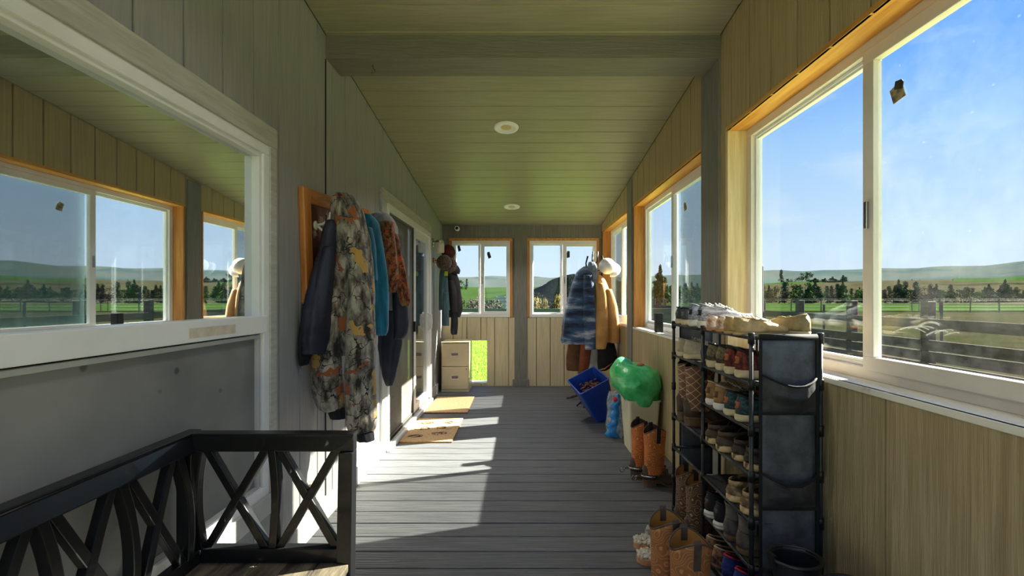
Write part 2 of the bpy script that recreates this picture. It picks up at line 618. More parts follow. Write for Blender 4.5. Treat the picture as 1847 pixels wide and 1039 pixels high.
MB(TW).box((.19, -.05, 1.135), (2.03, .02, 1.21)).build('meeting_rail', M['vinyl'], wl, bevel=.004)
MB(TW).box((1.55, .02, 1.15), (1.80, .0206, 1.185)).build('label_residue', mat('torn paper label', (226, 214, 196), (206, 190, 168), rough=.8, scale=20), wl)
frame_part('screen_frame', mat('gray screen frame', (200, 200, 198), (188, 188, 186), rough=.4), wl, TW, .215, 1.995, .45, 1.128, .016, -.02, .004)
MB(TW).box((1.90, -.04, .46), (1.935, -.02, 1.12)).build('sash_stile', M['vinyl'], wl, bevel=.003)
MB(TW).box((.23, -.012, .46), (1.985, -.010, 1.122)).build('insect_screen', M['screen_house'], wl)
MB(TW).box((.23, -.030, 1.2), (1.99, -.026, 1.92)).build('pane', M['glass_house'], wl)
MB(TW).box((.23, -.044, .46), (1.9, -.040, 1.122)).build('pane', M['glass_house'], wl)
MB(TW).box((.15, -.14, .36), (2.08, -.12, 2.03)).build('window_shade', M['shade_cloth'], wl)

# ---- sliding door
dr = struct('door_1', 'white sliding patio door with screen and glass panels')
MB(TW).box((3.70, 0, 2.09), (5.72, .024, 2.19)).build('trim_board', M['paint_trim'], dr, bevel=.003)
MB(TW).box((3.70, 0, .0), (3.83, .022, 2.09)).build('trim_board', M['base_white'], dr, bevel=.003)
MB(TW).box((5.65, 0, 0), (5.72, .03, 2.09)).build('trim_board', M['paint_trim'], dr, bevel=.003)
MB(TW).box((3.83, -.08, 2.03), (5.65, .03, 2.09)).box((3.83, -.08, .06), (3.88, .03, 2.03)).box((5.59, -.08, .06), (5.65, .035, 2.03)).build('door_frame', M['vinyl'], dr, bevel=.003)
MB(TW).box((3.80, -.09, .0), (5.66, .06, .045)).build('threshold', M['vinyl'], dr, bevel=.004)
MB(TW).box((3.86, -.05, .045), (5.62, .035, .062)).build('track', M['steel'], dr, bevel=.002)
frame_part('screen_frame', mat('dark gray door screen frame', (86, 86, 84), (70, 70, 68), rough=.45), dr, TW, 3.885, 4.83, .065, 2.03, .022, -.012, .012)
MB(TW).box((3.90, -.001, .08), (4.81, .001, 2.015)).build('insect_screen', M['screen_door'], dr)
frame_part('fixed_sash', M['vinyl'], dr, TW, 3.88, 4.80, .065, 2.03, .06, -.07, -.045)
MB(TW).box((3.93, -.06, .12), (4.75, -.055, 1.98)).build('pane', M['glass_door'], dr)
sash = frame_part('sliding_sash', M['vinyl'], dr, TW, 4.83, 5.60, .065, 2.03, .085, -.035, .014)
MB(TW).box((4.91, -.012, .14), (5.52, -.006, 1.95)).build('pane', M['glass_door'], sash)
for s in (5.545,):
    MB().tube([(XL+.014, s, 1.10), (XL+.055, s, 1.08), (XL+.062, s, 1.0), (XL+.055, s, .92), (XL+.014, s, .90)], .011, 8).build('door_handle', M['vinyl'], sash, smooth=True)
MB().tube([(XL+.014, 5.575, 1.10), (XL+.05, 5.575, 1.08), (XL+.056, 5.575, 1.0), (XL+.05, 5.575, .92), (XL+.014, 5.575, .90)], .009, 8).build('door_handle', M['vinyl'], sash, smooth=True)
MB(TW).box((4.80, .012, .93), (4.84, .035, 1.04)).build('screen_latch', M['black_plastic'], dr, bevel=.005)
MB(TW).box((3.80, -.35, .02), (5.66, -.33, 2.05)).build('curtain_panel', mat('dim beige curtain', (150, 142, 122), (120, 114, 98), rough=.9, scale=3, stretch=(12, 12, .5)), dr)

# ---- end wall
wall_end = struct('wall_back', 'end wall with two windows and tan lower siding')
E1 = (-1.05, -.125, 1.005, 2.155)
E2 = (.085, 1.14, 1.005, 2.155)
DOG = (-.86, -.50, .045, .665)
TE = lambda p: (p[0], YE+.012-p[1], p[2])
siding(wall_end, TE, XL, XR, 0, lambda u: 1.0, [DOG, (-.095, .09, -1, 1.2)], M['tan_end'], phase=.02, gap=.008)
bk = MB()
for x0, x1, z0, z1 in ((XL-.1, E1[0], -.2, 2.42), (E1[1], E2[0], -.2, 2.42), (E2[1], XO, -.2, 2.42), (E1[0], E1[1], E1[3], 2.42), (E2[0], E2[1], E2[3], 2.42),
                       (E2[0], E2[1], -.2, E2[2]), (E1[0], DOG[0], -.2, E1[2]), (DOG[0], DOG[1], -.2, DOG[2]), (DOG[0], DOG[1], DOG[3], E1[2]), (DOG[1], E1[1], -.2, E1[2])):
    bk.box((x0, YE+.012, z0), (x1, YE+.14, z1))
bk.build('sheathing', M['post_gray'], wall_end)
MB(TE).box((-.097, 0, .09), (.089, .03, 2.36)).build('center_post', M['post_gray'], wall_end, bevel=.004)
MB(TE).box((-.125, 0, 0), (.115, .05, .10)).build('post_base', M['post_gray'], wall_end, bevel=.006)
MB(TE).box((XL, 0, 2.157), (XR, .02, 2.36)).build('header_board', M['post_gray'], wall_end, bevel=.003)
MB(TE).box((DOG[0]-.02, -.13, DOG[2]-.02), (DOG[1]+.015, .004, DOG[2]+.01)).build('opening_sill', M['vinyl'], wall_end, bevel=.003)
MB(TE).box((DOG[1], -.12, DOG[2]), (DOG[1]+.012, .002, DOG[3])).box((DOG[0]-.02, -.12, DOG[3]), (DOG[1]+.012, .006, DOG[3]+.012)).build('opening_edge', M['pale_wood'], wall_end, bevel=.002)

# ---- right wall
wall_right = struct('wall_right', 'outer porch wall of tan siding with three windows')
WN = {2: (.78, 2.60), 3: (2.98, 4.76), 4: (5.06, 6.56)}
ZS, ZH = .985, 2.245
TR = lambda p: (XR+.012-p[1], p[0], p[2])
holes = [(a, b, ZS, ZH) for a, b in WN.values()]
siding(wall_right, TR, YB, YE, ZH, zc, [], M['tan_siding'], phase=.11, gap=.008)
siding(wall_right, TR, YB, YE, 0, lambda u: ZS, [], M['tan_low'], phase=.25, step=.6096, gap=.004)
bk = MB()
ys = [YB, WN[2][0], WN[2][1], WN[3][0], WN[3][1], WN[4][0], WN[4][1], YE+.1]
bk.box((XR+.012, YB, -.2), (XO, YE+.1, ZS-.02))
bk.hexa([(XR+.012, YB, ZH+.02), (XO, YB, ZH+.02), (XO, YE+.1, ZH+.02), (XR+.012, YE+.1, ZH+.02), (XR+.012, YB, zc(YB)+.02), (XO, YB, zc(YB)+.02), (XO, YE+.1, zc(YE)+.02), (XR+.012, YE+.1, zc(YE)+.02)])
for a, b in ((YB, WN[2][0]), (WN[2][1], WN[3][0]), (WN[3][1], WN[4][0]), (WN[4][1], YE+.1)):
    bk.box((XR+.012, a+.012 if a > YB else a, ZS-.02), (XO, b-.012 if b < YE else b, ZH+.02))
bk.build('sheathing', M['tan_low'], wall_right)
for a, b in ((2.68, 2.94), (4.80, 5.0)):
    MB(TR).box((a, 0, 0), (b, .026, zc(b)-.01 if a > 4 else 2.70)).build('post', M['post_gray'], wall_right, bevel=.004)
MB(TR).box((2.61, 0, 0), (2.68, .014, ZH)).build('corner_board', M['tan_siding'], wall_right)

def slider(T, num, label, u0, u1, z0, z1, near_first, screens=(), jamb=('raw_wood_z', 'raw_wood_z'), depth=.115, header='raw_wood_y', smeared=False, sill=True, fm='vinyl', woodtrim=False):
    """sliding window: u along the wall, d towards the porch (0 at the porch face), z up"""
    wn = struct('window_%d' % num, label)
    if depth:
        jb = MB(T).box((u0-.02, -depth, z1), (u1+.02, .013, z1+.022)).build('header_board', M[header], wn, bevel=.002)
        MB(T).box((u0-.02, -depth, z0), (u0, .008, z1)).build('jamb_board', M[jamb[0]], wn, bevel=.002)
        MB(T).box((u1, -depth, z0), (u1+.02, .008, z1)).build('jamb_board', M[jamb[1]], wn, bevel=.002)
        if sill:
            MB(T).box((u0-.02, -depth-.05, z0-.022), (u1+.02, .016, z0)).build('sill_board', M['sill'], wn, bevel=.003)
    if woodtrim:
        MB(T).box((u0-.035, -.02, z1-.004), (u1+.035, .026, z1+.034)).build('trim_board', M['raw_wood'], wn, bevel=.003)
        MB(T).box((u0-.035, -.02, z0), (u0+.004, .022, z1-.004)).build('trim_board', M['raw_wood_z'], wn, bevel=.003)
        MB(T).box((u1-.004, -.02, z0), (u1+.035, .022, z1-.004)).build('trim_board', M['raw_wood_z'], wn, bevel=.003)
    d = -depth
    mid = (u0+u1)/2
    frame_part('frame', M[fm], wn, T, u0, u1, z0, z1, .045, d-.045, d+.012)
    frame_part('frame_bead', M['vinyl'], wn, T, u0+.045, u1-.045, z0+.045, z1-.045, .014, d-.045, d-.01)
    # fixed half
    fa, fb = (mid-.02, u1) if near_first else (u0, mid+.02)
    sa, sb = (u0, mid+.022) if near_first else (mid-.022, u1)
    frame_part('fixed_sash', M['vinyl'], wn, T, fa+.03, fb-.03, z0+.04, z1-.04, .03, d-.04, d-.016)
    g1 = MB(T).box((fa+.045, d-.031, z0+.05), (fb-.045, d-.027, z1-.05)).build('pane', M['glass_clear'], wn)
    ss = frame_part('sliding_sash', M[fm], wn, T, sa+.02, sb-.0, z0+.035, z1-.035, .052, d-.014, d+.018)
    g2 = MB(T).box((sa+.06, d-.002, z0+.08), (sb-.045, d+.002, z1-.08)).build('pane', M['glass_smeared' if smeared else 'glass_clear'], ss)
    e = sb-.026 if near_first else sa+.046
    MB(T).box((e-.007, d+.018, (z0+z1)/2-.07), (e+.007, d+.03, (z0+z1)/2+.03)).build('latch', M['steel'], ss, bevel=.002)
    for s in screens:
        a, b = (sa+.05, sb-.03) if s == 's' else (fa+.06, fb-.05)
        MB(T).box((a, d-.052, z0+.05), (b, d-.050, z1-.05)).build('insect_screen', M['screen_teal'], wn)
    return wn, ss

for num, (a, b) in WN.items():
    if num == 2:
        wn, ss = slider(TR, 2, 'near white sliding window with smeared glass', a, b, ZS, ZH, True, jamb=('pale_wood', 'pale_wood'), smeared=True, fm='vinyl_tan')
        W2, W2s = wn, ss
    elif num == 3:
        W3, W3s = slider(TR, 3, 'middle white sliding window of the outer wall', a, b, ZS, ZH, True, screens=('s',))
    else:
        W4, W4s = slider(TR, 4, 'far white sliding window of the outer wall', a, b, ZS, ZH, True, screens=('f',))
W5, W5s = slider(TE, 5, 'left end window with two sticky strips', E1[0]+.035, E1[1]-.035, E1[2], E1[3]-.03, False, depth=0, woodtrim=True)
W6, W6s = slider(TE, 6, 'right end window behind the coat stand', E2[0]+.035, E2[1]-.035, E2[2], E2[3]-.03, False, depth=0, woodtrim=True)

# torn strips and paper stuck on the panes
fly = mat('dark sticky strip', (64, 66, 66), (44, 46, 46), rough=.7, scale=20)
paper = mat('torn brown paper', (196, 178, 140), (96, 88, 72), rough=.8, scale=40)
def strip(parent, T, u, d, z, w, h, a, m):
    mb = MB(T)
    c, s = math.cos(a), math.sin(a)
    pts = [(-w/2, -h/2), (w/2, -h/2*.8), (w/2, h/2), (-w/4, h/2*1.1), (-w/2, h/2*.5)]
    q = [(u+x*c-z_*s, z+x*s+z_*c) for x, z_ in pts]
    mb.rings([[(x, d, zz) for x, zz in q], [(x, d+.003, zz) for x, zz in q]])
    return mb.build('sticky_strip', m, parent)
strip(W5, TE, -.912, -.027, 2.135-.12, .04, .095, .25, fly)
strip(W5s, TE, (882-940)*.0081, .002, EYE+.62, .045, .095, .3, fly)
strip(W6s, TE, (1025-940)*.0081, .002, EYE+.63, .045, .10, 0, fly)
strip(W2s, TR, 1.285*821/(1612-940), -.113, EYE+.705, .05, .06, -.3, paper)
strip(W2s, TR, 1.285*821/(1616-940), -.110, EYE+.73, .035, .03, .2, fly)
strip(W3s, TR, 1.285*821/(1233-940), -.113, EYE+.72, .05, .07, -.3, paper)
# hand swipes through the dirt on the near pane
swipe = mat('dust swipe', (222, 220, 214), (200, 198, 192), rough=.9, scale=60, alpha=.38)
sw = MB()
rg = random.Random(4)
for i in range(7):
    y0 = (1.40, 1.43, 1.46, 1.50, 1.53, 1.56, 1.585)[i]
    z0 = 1.19+rg.uniform(-.012, .012)
    pts = []
    for k in range(9):
        t_ = k/8
        pts.append((1.2993, y0-t_*(.05+.012*i), z0-.01+(.012+.0035*(i % 4))*math.sin(t_*PI*(.6+.05*i))))
    sw.ribbon(pts, (0, .3, 1), rg.uniform(.002, .008), .0006)
sw.build('dust_swipes', swipe, W2s)['kind'] = 'stuff'

# ---- recessed lights
def downlight(y, x, label):
    a = -math.atan(.122)
    t = thing('recessed_light', label, 'light', (x, y, zc(y)-.002), (a, 0, 0), 'recessed lights in the ceiling')
    MB().lathe([(.072, 0), (.078, -.010), (.100, -.007), (.104, .0), (.104, .008), (.072, .008)], n=32).build('trim_ring', M['vinyl'], t, smooth=True)
    MB().lathe([(.073, .006), (.06, .012), (.062, .022)], n=28).build('baffle', mat('cream light baffle', (214, 196, 160), (200, 180, 140), rough=.5), t, smooth=True)
    MB().lathe([(.001, -.006), (.03, -.004), (.052, .002), (.058, .012)], n=24).build('lamp_lens', mat('frosted amber lens', (214, 190, 146), (196, 170, 120), rough=.35), t, smooth=True)
    la = bpy.data.lights.new('downlight_fill', 'AREA')  # added fill to lift the shade; the fixtures themselves look unlit
    la.shape = 'DISK'
    la.size = .1
    la.energy = FILL_W*(.55 if y < 2 else 1)
    la.spread = R(118)
    la.color = (1.0, .95, .88)
    lo = bpy.data.objects.new('downlight_fill', la)
    COL.objects.link(lo)
    lo.parent = t
    lo.location = (0, 0, -.016)
    return t
FILL_W = 5.5
downlight(3.77, -.124, 'round white recessed light in the ceiling beyond the beam, the nearer one')
downlight(5.81, -.12, 'round white recessed light in the ceiling near the end wall')
downlight(1.55, -.12, 'round white recessed light in the ceiling before the beam')
downlight(-.4, -.12, 'added unseen round white recessed light in the ceiling behind the viewer')  # unseen fixture, added for its fill light
hk = thing('ceiling_hook', 'small brass hook screwed into the underside of the ceiling beam', 'hook', (-.90, 2.76, 2.70))
MB().tube([(0, 0, 0), (0, 0, -.02), (.012, 0, -.028), (.016, 0, -.04), (.004, 0, -.05), (-.01, 0, -.044)], .0025, 6).build('hook_wire', mat('brass', (190, 150, 80), (150, 110, 50), rough=.3, metal=1), hk, smooth=True)

# ------------------------------------------------------------------ bench
def bench():
    t = thing('lattice_bench', 'black painted bench with crossed lattice back and arm against the window', 'bench', (0, 0, 0))
    X0, X1, YA, YZ = -1.085, -.543, 1.50, -.10
    m = M['bench']
    zt, zb = .842, .79
    # back: top rail, lower rail; leaning a little
    MB().hexa([(X0-.008, YZ, zb), (X0+.032, YZ, zb), (X0+.032, YA, zb), (X0-.008, YA, zb), (X0-.024, YZ, zt), (X0+.014, YZ, zt), (X0+.014, YA, zt), (X0-.024, YA, zt)]).build('back_rail', m, t, bevel=.004)
    MB().box((X0-.024, YZ, zt), (X0+.018, YA+.02, zt+.010)).build('rail_cap', m, t, bevel=.003)
    MB().box((X0+.020, YZ, .435), (X0+.054, YA, .478)).build('lower_rail', m, t, bevel=.003)
    MB().box((X0-.02, YA-.026, zb), (X1, YA+.008, zt)).build('arm_rail', m, t, bevel=.004)
    MB().box((X0-.02, YA-.03, zt), (X1+.002, YA+.014, zt+.008)).build('rail_cap', m, t, bevel=.003)
    MB().box((X0+.02, YA-.034, .428), (X1-.05, YA+.004, .480)).build('lower_rail', m, t, bevel=.003)
    # arm post and legs
    MB().hexa([(X1-.056, YA-.05, 0), (X1-.006, YA-.05, 0), (X1-.006, YA, 0), (X1-.056, YA, 0), (X1-.046, YA-.036, zb), (X1, YA-.036, zb), (X1, YA+.006, zb), (X1-.046, YA+.006, zb)]).build('leg', m, t, bevel=.004)
    MB().box((X0-.015, YA-.05, 0), (X0+.035, YA, zb)).build('leg', m, t, bevel=.004)
    MB().box((X0-.015, YZ, 0), (X0+.035, YZ+.05, zb)).build('leg', m, t, bevel=.004)
    MB().box((X1-.056, YZ, 0), (X1-.006, YZ+.05, .44)).build('leg', m, t, bevel=.004)
    def upright_arm(xa, bow):
        pts = [(xa+bow*math.sin(PI*i/10), YA-.012, .47+.325*i/10) for i in range(11)]
        MB().ribbon(pts, (0, 1, 0), .034, .026).build('bowed_splat', m, t, bevel=.003)
    def diag_arm(xa, xb):
        MB().ribbon([(xa, YA-.010, .475), (xb, YA-.010, .795)], (0, 1, 0), .026 if xa < xb else .0245, .026).build('cross_splat', m, t, bevel=.003)
    upright_arm(-1.045, -.018)
    upright_arm(-.808, .012)
    diag_arm(-1.022, -.832)
    diag_arm(-.832, -1.022)
    diag_arm(-.786, -.602)
    diag_arm(-.602, -.786)
    def xb(z):
        return X0+.024+(.64-z)*.10
    def upright_back(ya, bow):
        pts = [(xb(.47+.0325*i)+.0, ya+bow*math.sin(PI*i/10), .47+.325*i/10) for i in range(11)]
        MB().ribbon(pts, (1, 0, 0), .032, .026).build('bowed_splat', m, t, bevel=.003)
    def diag_back(ya, yb):
        MB().ribbon([(xb(.475), ya, .475), (xb(.8), yb, .795)], (1, 0, 0), .026 if ya < yb else .0245, .026).build('cross_splat', m, t, bevel=.003)
    y = 1.42
    while y > .1:
        upright_back(y, .022)
        diag_back(y-.026, y-.176)
        diag_back(y-.176, y-.026)
        y -= .205
    # seat boards and aprons
    n = 5
    for i in range(n):
        a = X0+.04+(X1-.01-X0-.04)*i/n
        b = X0+.04+(X1-.01-X0-.04)*(i+1)/n
        MB().box((a+.0006, YZ+.02, .412), (b-.0006, YA-.033, .436)).build('seat_board', M['bench_seat'], t, bevel=.003)
    MB().box((X1-.03, YZ+.05, .35), (X1-.012, YA-.05, .412)).build('apron', m, t, bevel=.003)
    MB().box((X0+.02, YA-.045, .35), (X1-.05, YA-.02, .412)).build('apron', m, t, bevel=.003)
    return t
bench()

# ------------------------------------------------------------------ shoe rack
RX0, RX1 = .885, 1.150
RY = (1.75, 2.215, 2.64)
LV = [.067, .245, .424, .603, .78, .957, 1.135]
M['shelf_cloth'] = mat('black nonwoven shelf cloth', (58, 58, 58), (44, 44, 44), rough=.85, scale=60, bump=.2, bscale=300)
M['pocket_cloth'] = mat('black pocket fabric', (90, 94, 100), (60, 62, 66), rough=.48, scale=14, bump=.25, bscale=180, spec=.5)  # lighter bluish tone paints the window sheen onto black cloth
M['pocket_front'] = mat('dark pocket front', (64, 64, 66), (40, 40, 42), rough=.6, scale=10, bump=.4, bscale=30)
M['binding'] = mat('black binding tape', (24, 24, 24), (18, 18, 18), rough=.8)

def rack():
    t = thing('shoe_rack', 'tall black tube shoe rack with cloth shelves beside the tan wall', 'shoe rack', ((RX0+RX1)/2, 2.2, 0))
    o = Vector(t.location)
    def B(mb, name, m, par=None, **kw):
        mb.v = [tuple(Vector(v)-o) for v in mb.v]
        return mb.build(name, m, par or t, **kw)
    r = .0085
    tube = M['black_tube']
    for y in RY:
        for x in (RX0, RX1):
            p = B(MB().tube([(x, y, 0), (x, y, LV[-1]+.012)], r, 10), 'upright', tube, smooth=True)
            for z in LV:
                B(MB().lathe([(.0125, -.022), (.0125, .018), (.011, .02)], (x, y, z), n=10), 'connector', M['black_plastic'], p, smooth=True)
    near = LV
    far = [LV[0], LV[2], LV[3], LV[5], LV[6]]
    for levels, ya, yb, cloths in ((near, RY[0], RY[1], near), (far, RY[1], RY[2], (LV[3], LV[5], LV[6]))):
        for z in levels:
            for x in (RX0, RX1):
                B(MB().tube([(x, ya, z), (x, yb, z)], r*.9, 8), 'rail', tube, smooth=True)
            if z in cloths:
                mb = MB()
                g = 9
                rows = []
                for i in range(g):
                    u = i/(g-1)
                    row = []
                    for j in range(g):
                        v = j/(g-1)
                        sag = .010*math.sin(PI*u)*math.sin(PI*v)*(1.8 if z == LV[-1] and ya == RY[0] else 1)
                        row.append((RX0+.004+(RX1-RX0-.008)*u, ya+.012+(yb-ya-.024)*v, z+.0075-sag))
                    rows.append(row)
                vs = [p for row in rows for p in row]
                mb.add(vs, [(i*g+j, i*g+j+1, (i+1)*g+j+1, (i+1)*g+j) for i in range(g-1) for j in range(g-1)])
                B(mb, 'shelf_cloth', M['shelf_cloth'], smooth=True)
    for y in RY:
        for z in LV:
            if y == RY[2] and z in (LV[1], LV[4]):
                continue
            B(MB().tube([(RX0, y, z), (RX1, y, z)], r*.85, 8), 'cross_bar', tube, smooth=True)
    return t
rack()

def organizer(y, face, label, loc_z, n_pockets, x0, x1, zt, zb, name='pocket_organizer'):
    """hanging cloth with pockets at one end of the rack"""
    t = thing(name, label, 'organizer', ((x0+x1)/2, y, zt))
    o = Vector(t.location)
    def B(mb, nm, m, par=None, **kw):
        mb.v = [tuple(Vector(v)-o) for v in mb.v]
        return mb.build(nm, m, par or t, **kw)
    s = face
    g, h = 10, 30
    rows = []
    for i in range(h):
        z = zt+(zb-zt)*i/(h-1)
        row = []
        for j in range(g):
            x = x0+(x1-x0)*j/(g-1)
            row.append((x, y+s*.006*noise.noise(Vector((x*8, z*6, face))), z))
        rows.append(row)
    mb = MB()
    mb.rings([[p for p in r]+[(p[0], p[1]-s*.003, p[2]) for p in reversed(r)] for r in rows])
    B(mb, 'back_sheet', M['pocket_cloth'], smooth=True)
    B(MB().tube([(x0, y, zt), (x1, y, zt)], .012, 8), 'top_hem', M['binding'], smooth=True)
    ph = (zt-zb-.02)/n_pockets
    for k in range(n_pockets):
        pt = zt-.155-k*ph
        pb = pt-.135 if k < n_pockets else zb
        mb = MB()
        rings = []
        for i in range(9):
            u = i/8
            ring = []
            for j in range(13):
                v = j/12
                bulge = .048*abs(math.sin(PI*v))**.7*(1-u)**.6+.012*math.sin(PI*v)*(1-abs(2*u-1))
                bulge += .016*noise.noise(Vector((v*5, u*4, k*3.1+1)))*math.sin(PI*v)
                dip = (.040*math.sin(PI*v)-(.016 if k == 0 else 0)*(1-v))*(1-u)*.8
                ring.append((x0+.004+(x1-x0-.008)*v, y+s*(.004+max(bulge, 0)), pt-dip-(pt-pb)*u))
            rings.append(ring)
        n = len(rings[0])
        vs = [p for r_ in rings for p in r_]
        mb.add(vs, [(i*n+j, i*n+j+1, (i+1)*n+j+1, (i+1)*n+j) for i in range(8) for j in range(n-1)])
        p = B(mb, 'pocket', M['pocket_front'], smooth=True)
        B(MB().tube([Vector(q)+Vector((0, s*.001, 0)) for q in rings[0]], .0045, 5), 'binding', M['binding'], p, smooth=True)
        B(MB().ribbon([(x0, y+s*.006, pb), (x1, y+s*.006, pb)], (0, 0, 1), .012, .003), 'seam', M['binding'])
    for x in (x0, x1):
        B(MB().ribbon([(x, y+s*.004, zt), (x, y+s*.004, zb)], (1, 0, 0), .011, .006), 'edge_binding', M['binding'])
    return t
organizer(RY[0]-.012, -1, 'black cloth pocket organizer hanging on the near end of the shoe rack', 0, 3, .912, 1.128, LV[-1]+.004, .03)
organizer(RY[2]+.012, 1, 'dark cloth organizer hanging on the far end of the shoe rack', 0, 3, .93, 1.11, LV[-1]+.004, .08)

# ------------------------------------------------------------------ shoes
def tab(xs, ys, x):
    for i in range(len(xs)-1):
        if x <= xs[i+1]:
            t = (x-xs[i])/(xs[i+1]-xs[i])
            t = t*t*(3-2*t)
            return ys[i]+(ys[i+1]-ys[i])*t
    return ys[-1]
SO_X = [0, .02, .06, .12, .2, .4, .55, .72, .84, .93, .98, 1]
SO_Y = [.05, .16, .25, .31, .345, .33, .38, .46, .435, .33, .17, .05]

_cache = {}
def leather(name, c, **kw):
    return mat(name, c, tuple(v*.72 for v in c), **{**dict(rough=.55, scale=18, bump=.12, bscale=90), **kw})

def shoe_meshes(key, L, W, H, ts, upper, sole, lining, heelh=.0, opening=.47, laces=None, collar=1.0, toe=.34, kind='sneaker', band=None, spot=None, heeltab=None):
    if key in _cache:
        return _cache[key]
    parts = []
    N, A = 26, 14
    st = [i/(N-1) for i in range(N)]
    st = [.5-.5*math.cos(PI*s)*(.55)-.0 if False else s for s in st]
    def hw(s):
        return tab(SO_X, SO_Y, s)*W
    hx = [0, .06, .2, .34, .46, .6, .8, 1]
    hy = [.9*collar, 1.0*collar, .86*collar, .78*collar, .84, .66, .46, toe]
    # sole as a loft of outlines
    def outline(k, z, dz=0):
        ring = []
        for s in st:
            ring.append((s*L+(s-.5)*L*(k-1), -hw(s)*k, z+dz*max(0, s-.78)**2*6))
        for s in reversed(st):
            ring.append((s*L+(s-.5)*L*(k-1), hw(s)*k, z+dz*max(0, s-.78)**2*6))
        return ring
    mb = MB().rings([outline(.97, 0, .03), outline(1.03, ts*.25, .03), outline(1.04, ts*.8, .03), outline(.99, ts, .03)])
    parts.append(('sole', mb.data('sole', sole, smooth=True), None))
    if band:
        parts.append(('foxing', MB().rings([outline(1.045, ts*.45, .03), outline(1.047, ts*.62, .03)], False, False).data('foxing', band, smooth=True), None))
    # upper
    rows, opens = [], []
    for s in st:
        h = tab(hx, hy, s)*H*(.55 if s < .02 else 1)
        w_ = hw(s)
        z0 = ts+.03*max(0, s-.78)**2*6
        op = .055 < s < opening
        row = []
        for i in range(A+1):
            f = i/A
            ph = PI*f
            if op and i != A//2:
                tt = (i if i < A/2 else A-i)/(A//2-1)
                y_ = w_*(1-.42*tt**1.6)
                z_ = z0+h*min(1, tt)
                y_ *= -1 if i < A/2 else 1
            elif op:
                y_, z_ = 0, z0+h
            else:
                c, sn = math.cos(ph), math.sin(ph)
                y_ = -w_*math.copysign(abs(c)**.75, c)*(1.0)
                z_ = z0+h*sn**.62
            row.append((s*L+.004*math.sin(ph)*(-1 if s < .03 else 0), y_, z_))
        rows.append(row)
        opens.append(op)
    vs = [p for r in rows for p in r]
    n = A+1
    fs = []
    for i in range(N-1):
        for j in range(A):
            if opens[i] and opens[i+1] and (j == A//2 or j == A//2-1):
                continue
            fs.append((i*n+j, i*n+j+1, (i+1)*n+j+1, (i+1)*n+j))
    fs.append(tuple(range(n)))
    me = MB().add(vs, fs).data('upper', upper, smooth=True)
    parts.append(('upper', me, .0035))
    # insole
    ins = []
    for s in st[1:-2]:
        ins.append((s*L, -hw(s)*.88, ts+.006))
    for s in reversed(st[1:-2]):
        ins.append((s*L, hw(s)*.88, ts+.006))
    parts.append(('insole', MB().rings([ins, [(p[0], p[1], p[2]+.004) for p in ins]]).data('insole', lining, smooth=False), None))
    # collar roll
    cl = [r[A//2-1] for r, o in zip(rows, opens) if o]
    cr_ = [r[A//2+1] for r, o in zip(rows, opens) if o]
    path = cl[::-1]+[(cl[0][0]-.014, 0, cl[0][2]+.003)]+cr_
    parts.append(('collar', MB().tube(path, .0042, 6).data('collar', lining, smooth=True), None))
    if kind == 'sneaker':
        k0 = int(opening*(N-1))-3
        x0 = rows[k0][0][0]
        mb = MB()
        ring = []
        for i in range(6):
            f = i/5
            x = x0-.010+f*(.10*L/.27)
            hh = ts+tab(hx, hy, min(.9, x/L))*H
            ring.append([(x, -.022, hh+.012*(1-f)), (x, .022, hh+.012*(1-f)), (x, .022, hh+.004-.006*f), (x, -.022, hh+.004-.006*f)])
        mb.rings(ring)
        parts.append(('tongue', mb.data('tongue', upper if spot is None else spot, smooth=True), None))
    if laces:
        mb = MB()
        for i in range(5):
            s = .40+.052*i
            h = ts+tab(hx, hy, s)*H+.004
            y_ = hw(s)*.55
            mb.tube([(s*L, -y_, h-.010), (s*L+.006, 0, h+.003), ((s+.03)*L, y_, h-.012)], .003, 5)
        s = .38
        h = ts+tab(hx, hy, s)*H+.006
        for sg in (-1, 1):
            mb.tube([(s*L, 0, h), (s*L-.008, sg*.02, h+.016), (s*L+.006, sg*.038, h+.004), (s*L+.01, sg*.012, h+.002)], .0028, 5)
        parts.append(('laces', mb.data('laces', laces, smooth=True), None))
    if heeltab:
        pts = []
        for i in range(7):
            a = -.75+1.5*i/6
            pts.append((.0335*L/.27-.034*math.cos(a)*L/.27, .026*math.sin(a)*W/.1, ts+H*.5))
        parts.append(('heel_patch', MB().ribbon(pts, (.12, 0, 1), H*.36, .003).data('heel_patch', heeltab, smooth=True), None))
    _cache[key] = parts
    return parts

def put(name, label, cat, parts, loc, rot=0, group=None):
    t = thing(name, label, cat, loc, rot, group)
    for nm, me, sol in parts:
        o = link(nm, me, t)
        if sol:
            md = o.modifiers.new('thickness', 'SOLIDIFY')
            md.thickness = sol
            md.offset = -1
    return t

def pair(name, what, where, parts, x, y0, y1, z, cat='shoe', rot=0.0, wob=.06, group=None):
    """heels towards the porch (small x), toes to the wall; the first is the farther one"""
    put(name, 'farther %s %s' % (what, where), cat, parts, (x, y0, z), rot+rnd.uniform(-wob, wob), group)
    put(name, 'nearer %s %s' % (what, where), cat, parts, (x+rnd.uniform(-.006, .006), y1, z), rot+rnd.uniform(-wob, wob), group)

white_sole = mat('dirty white rubber', (232, 228, 218), (206, 198, 180), rough=.6, scale=14)
cream_sole = mat('cream rubber', (222, 204, 166), (190, 168, 126), rough=.6, scale=16)
gum_sole = mat('brown rubber', (112, 84, 58), (84, 62, 42), rough=.6, scale=16)
dark_lining = mat('dark lining', (48, 46, 44), (34, 32, 31), rough=.9)
beige_lining = mat('beige lining', (196, 178, 144), (160, 140, 106), rough=.85)
white_lace = mat('white lace', (236, 234, 228), (214, 210, 200), rough=.8)
T_ = LV[6]+.007
put_ = pair
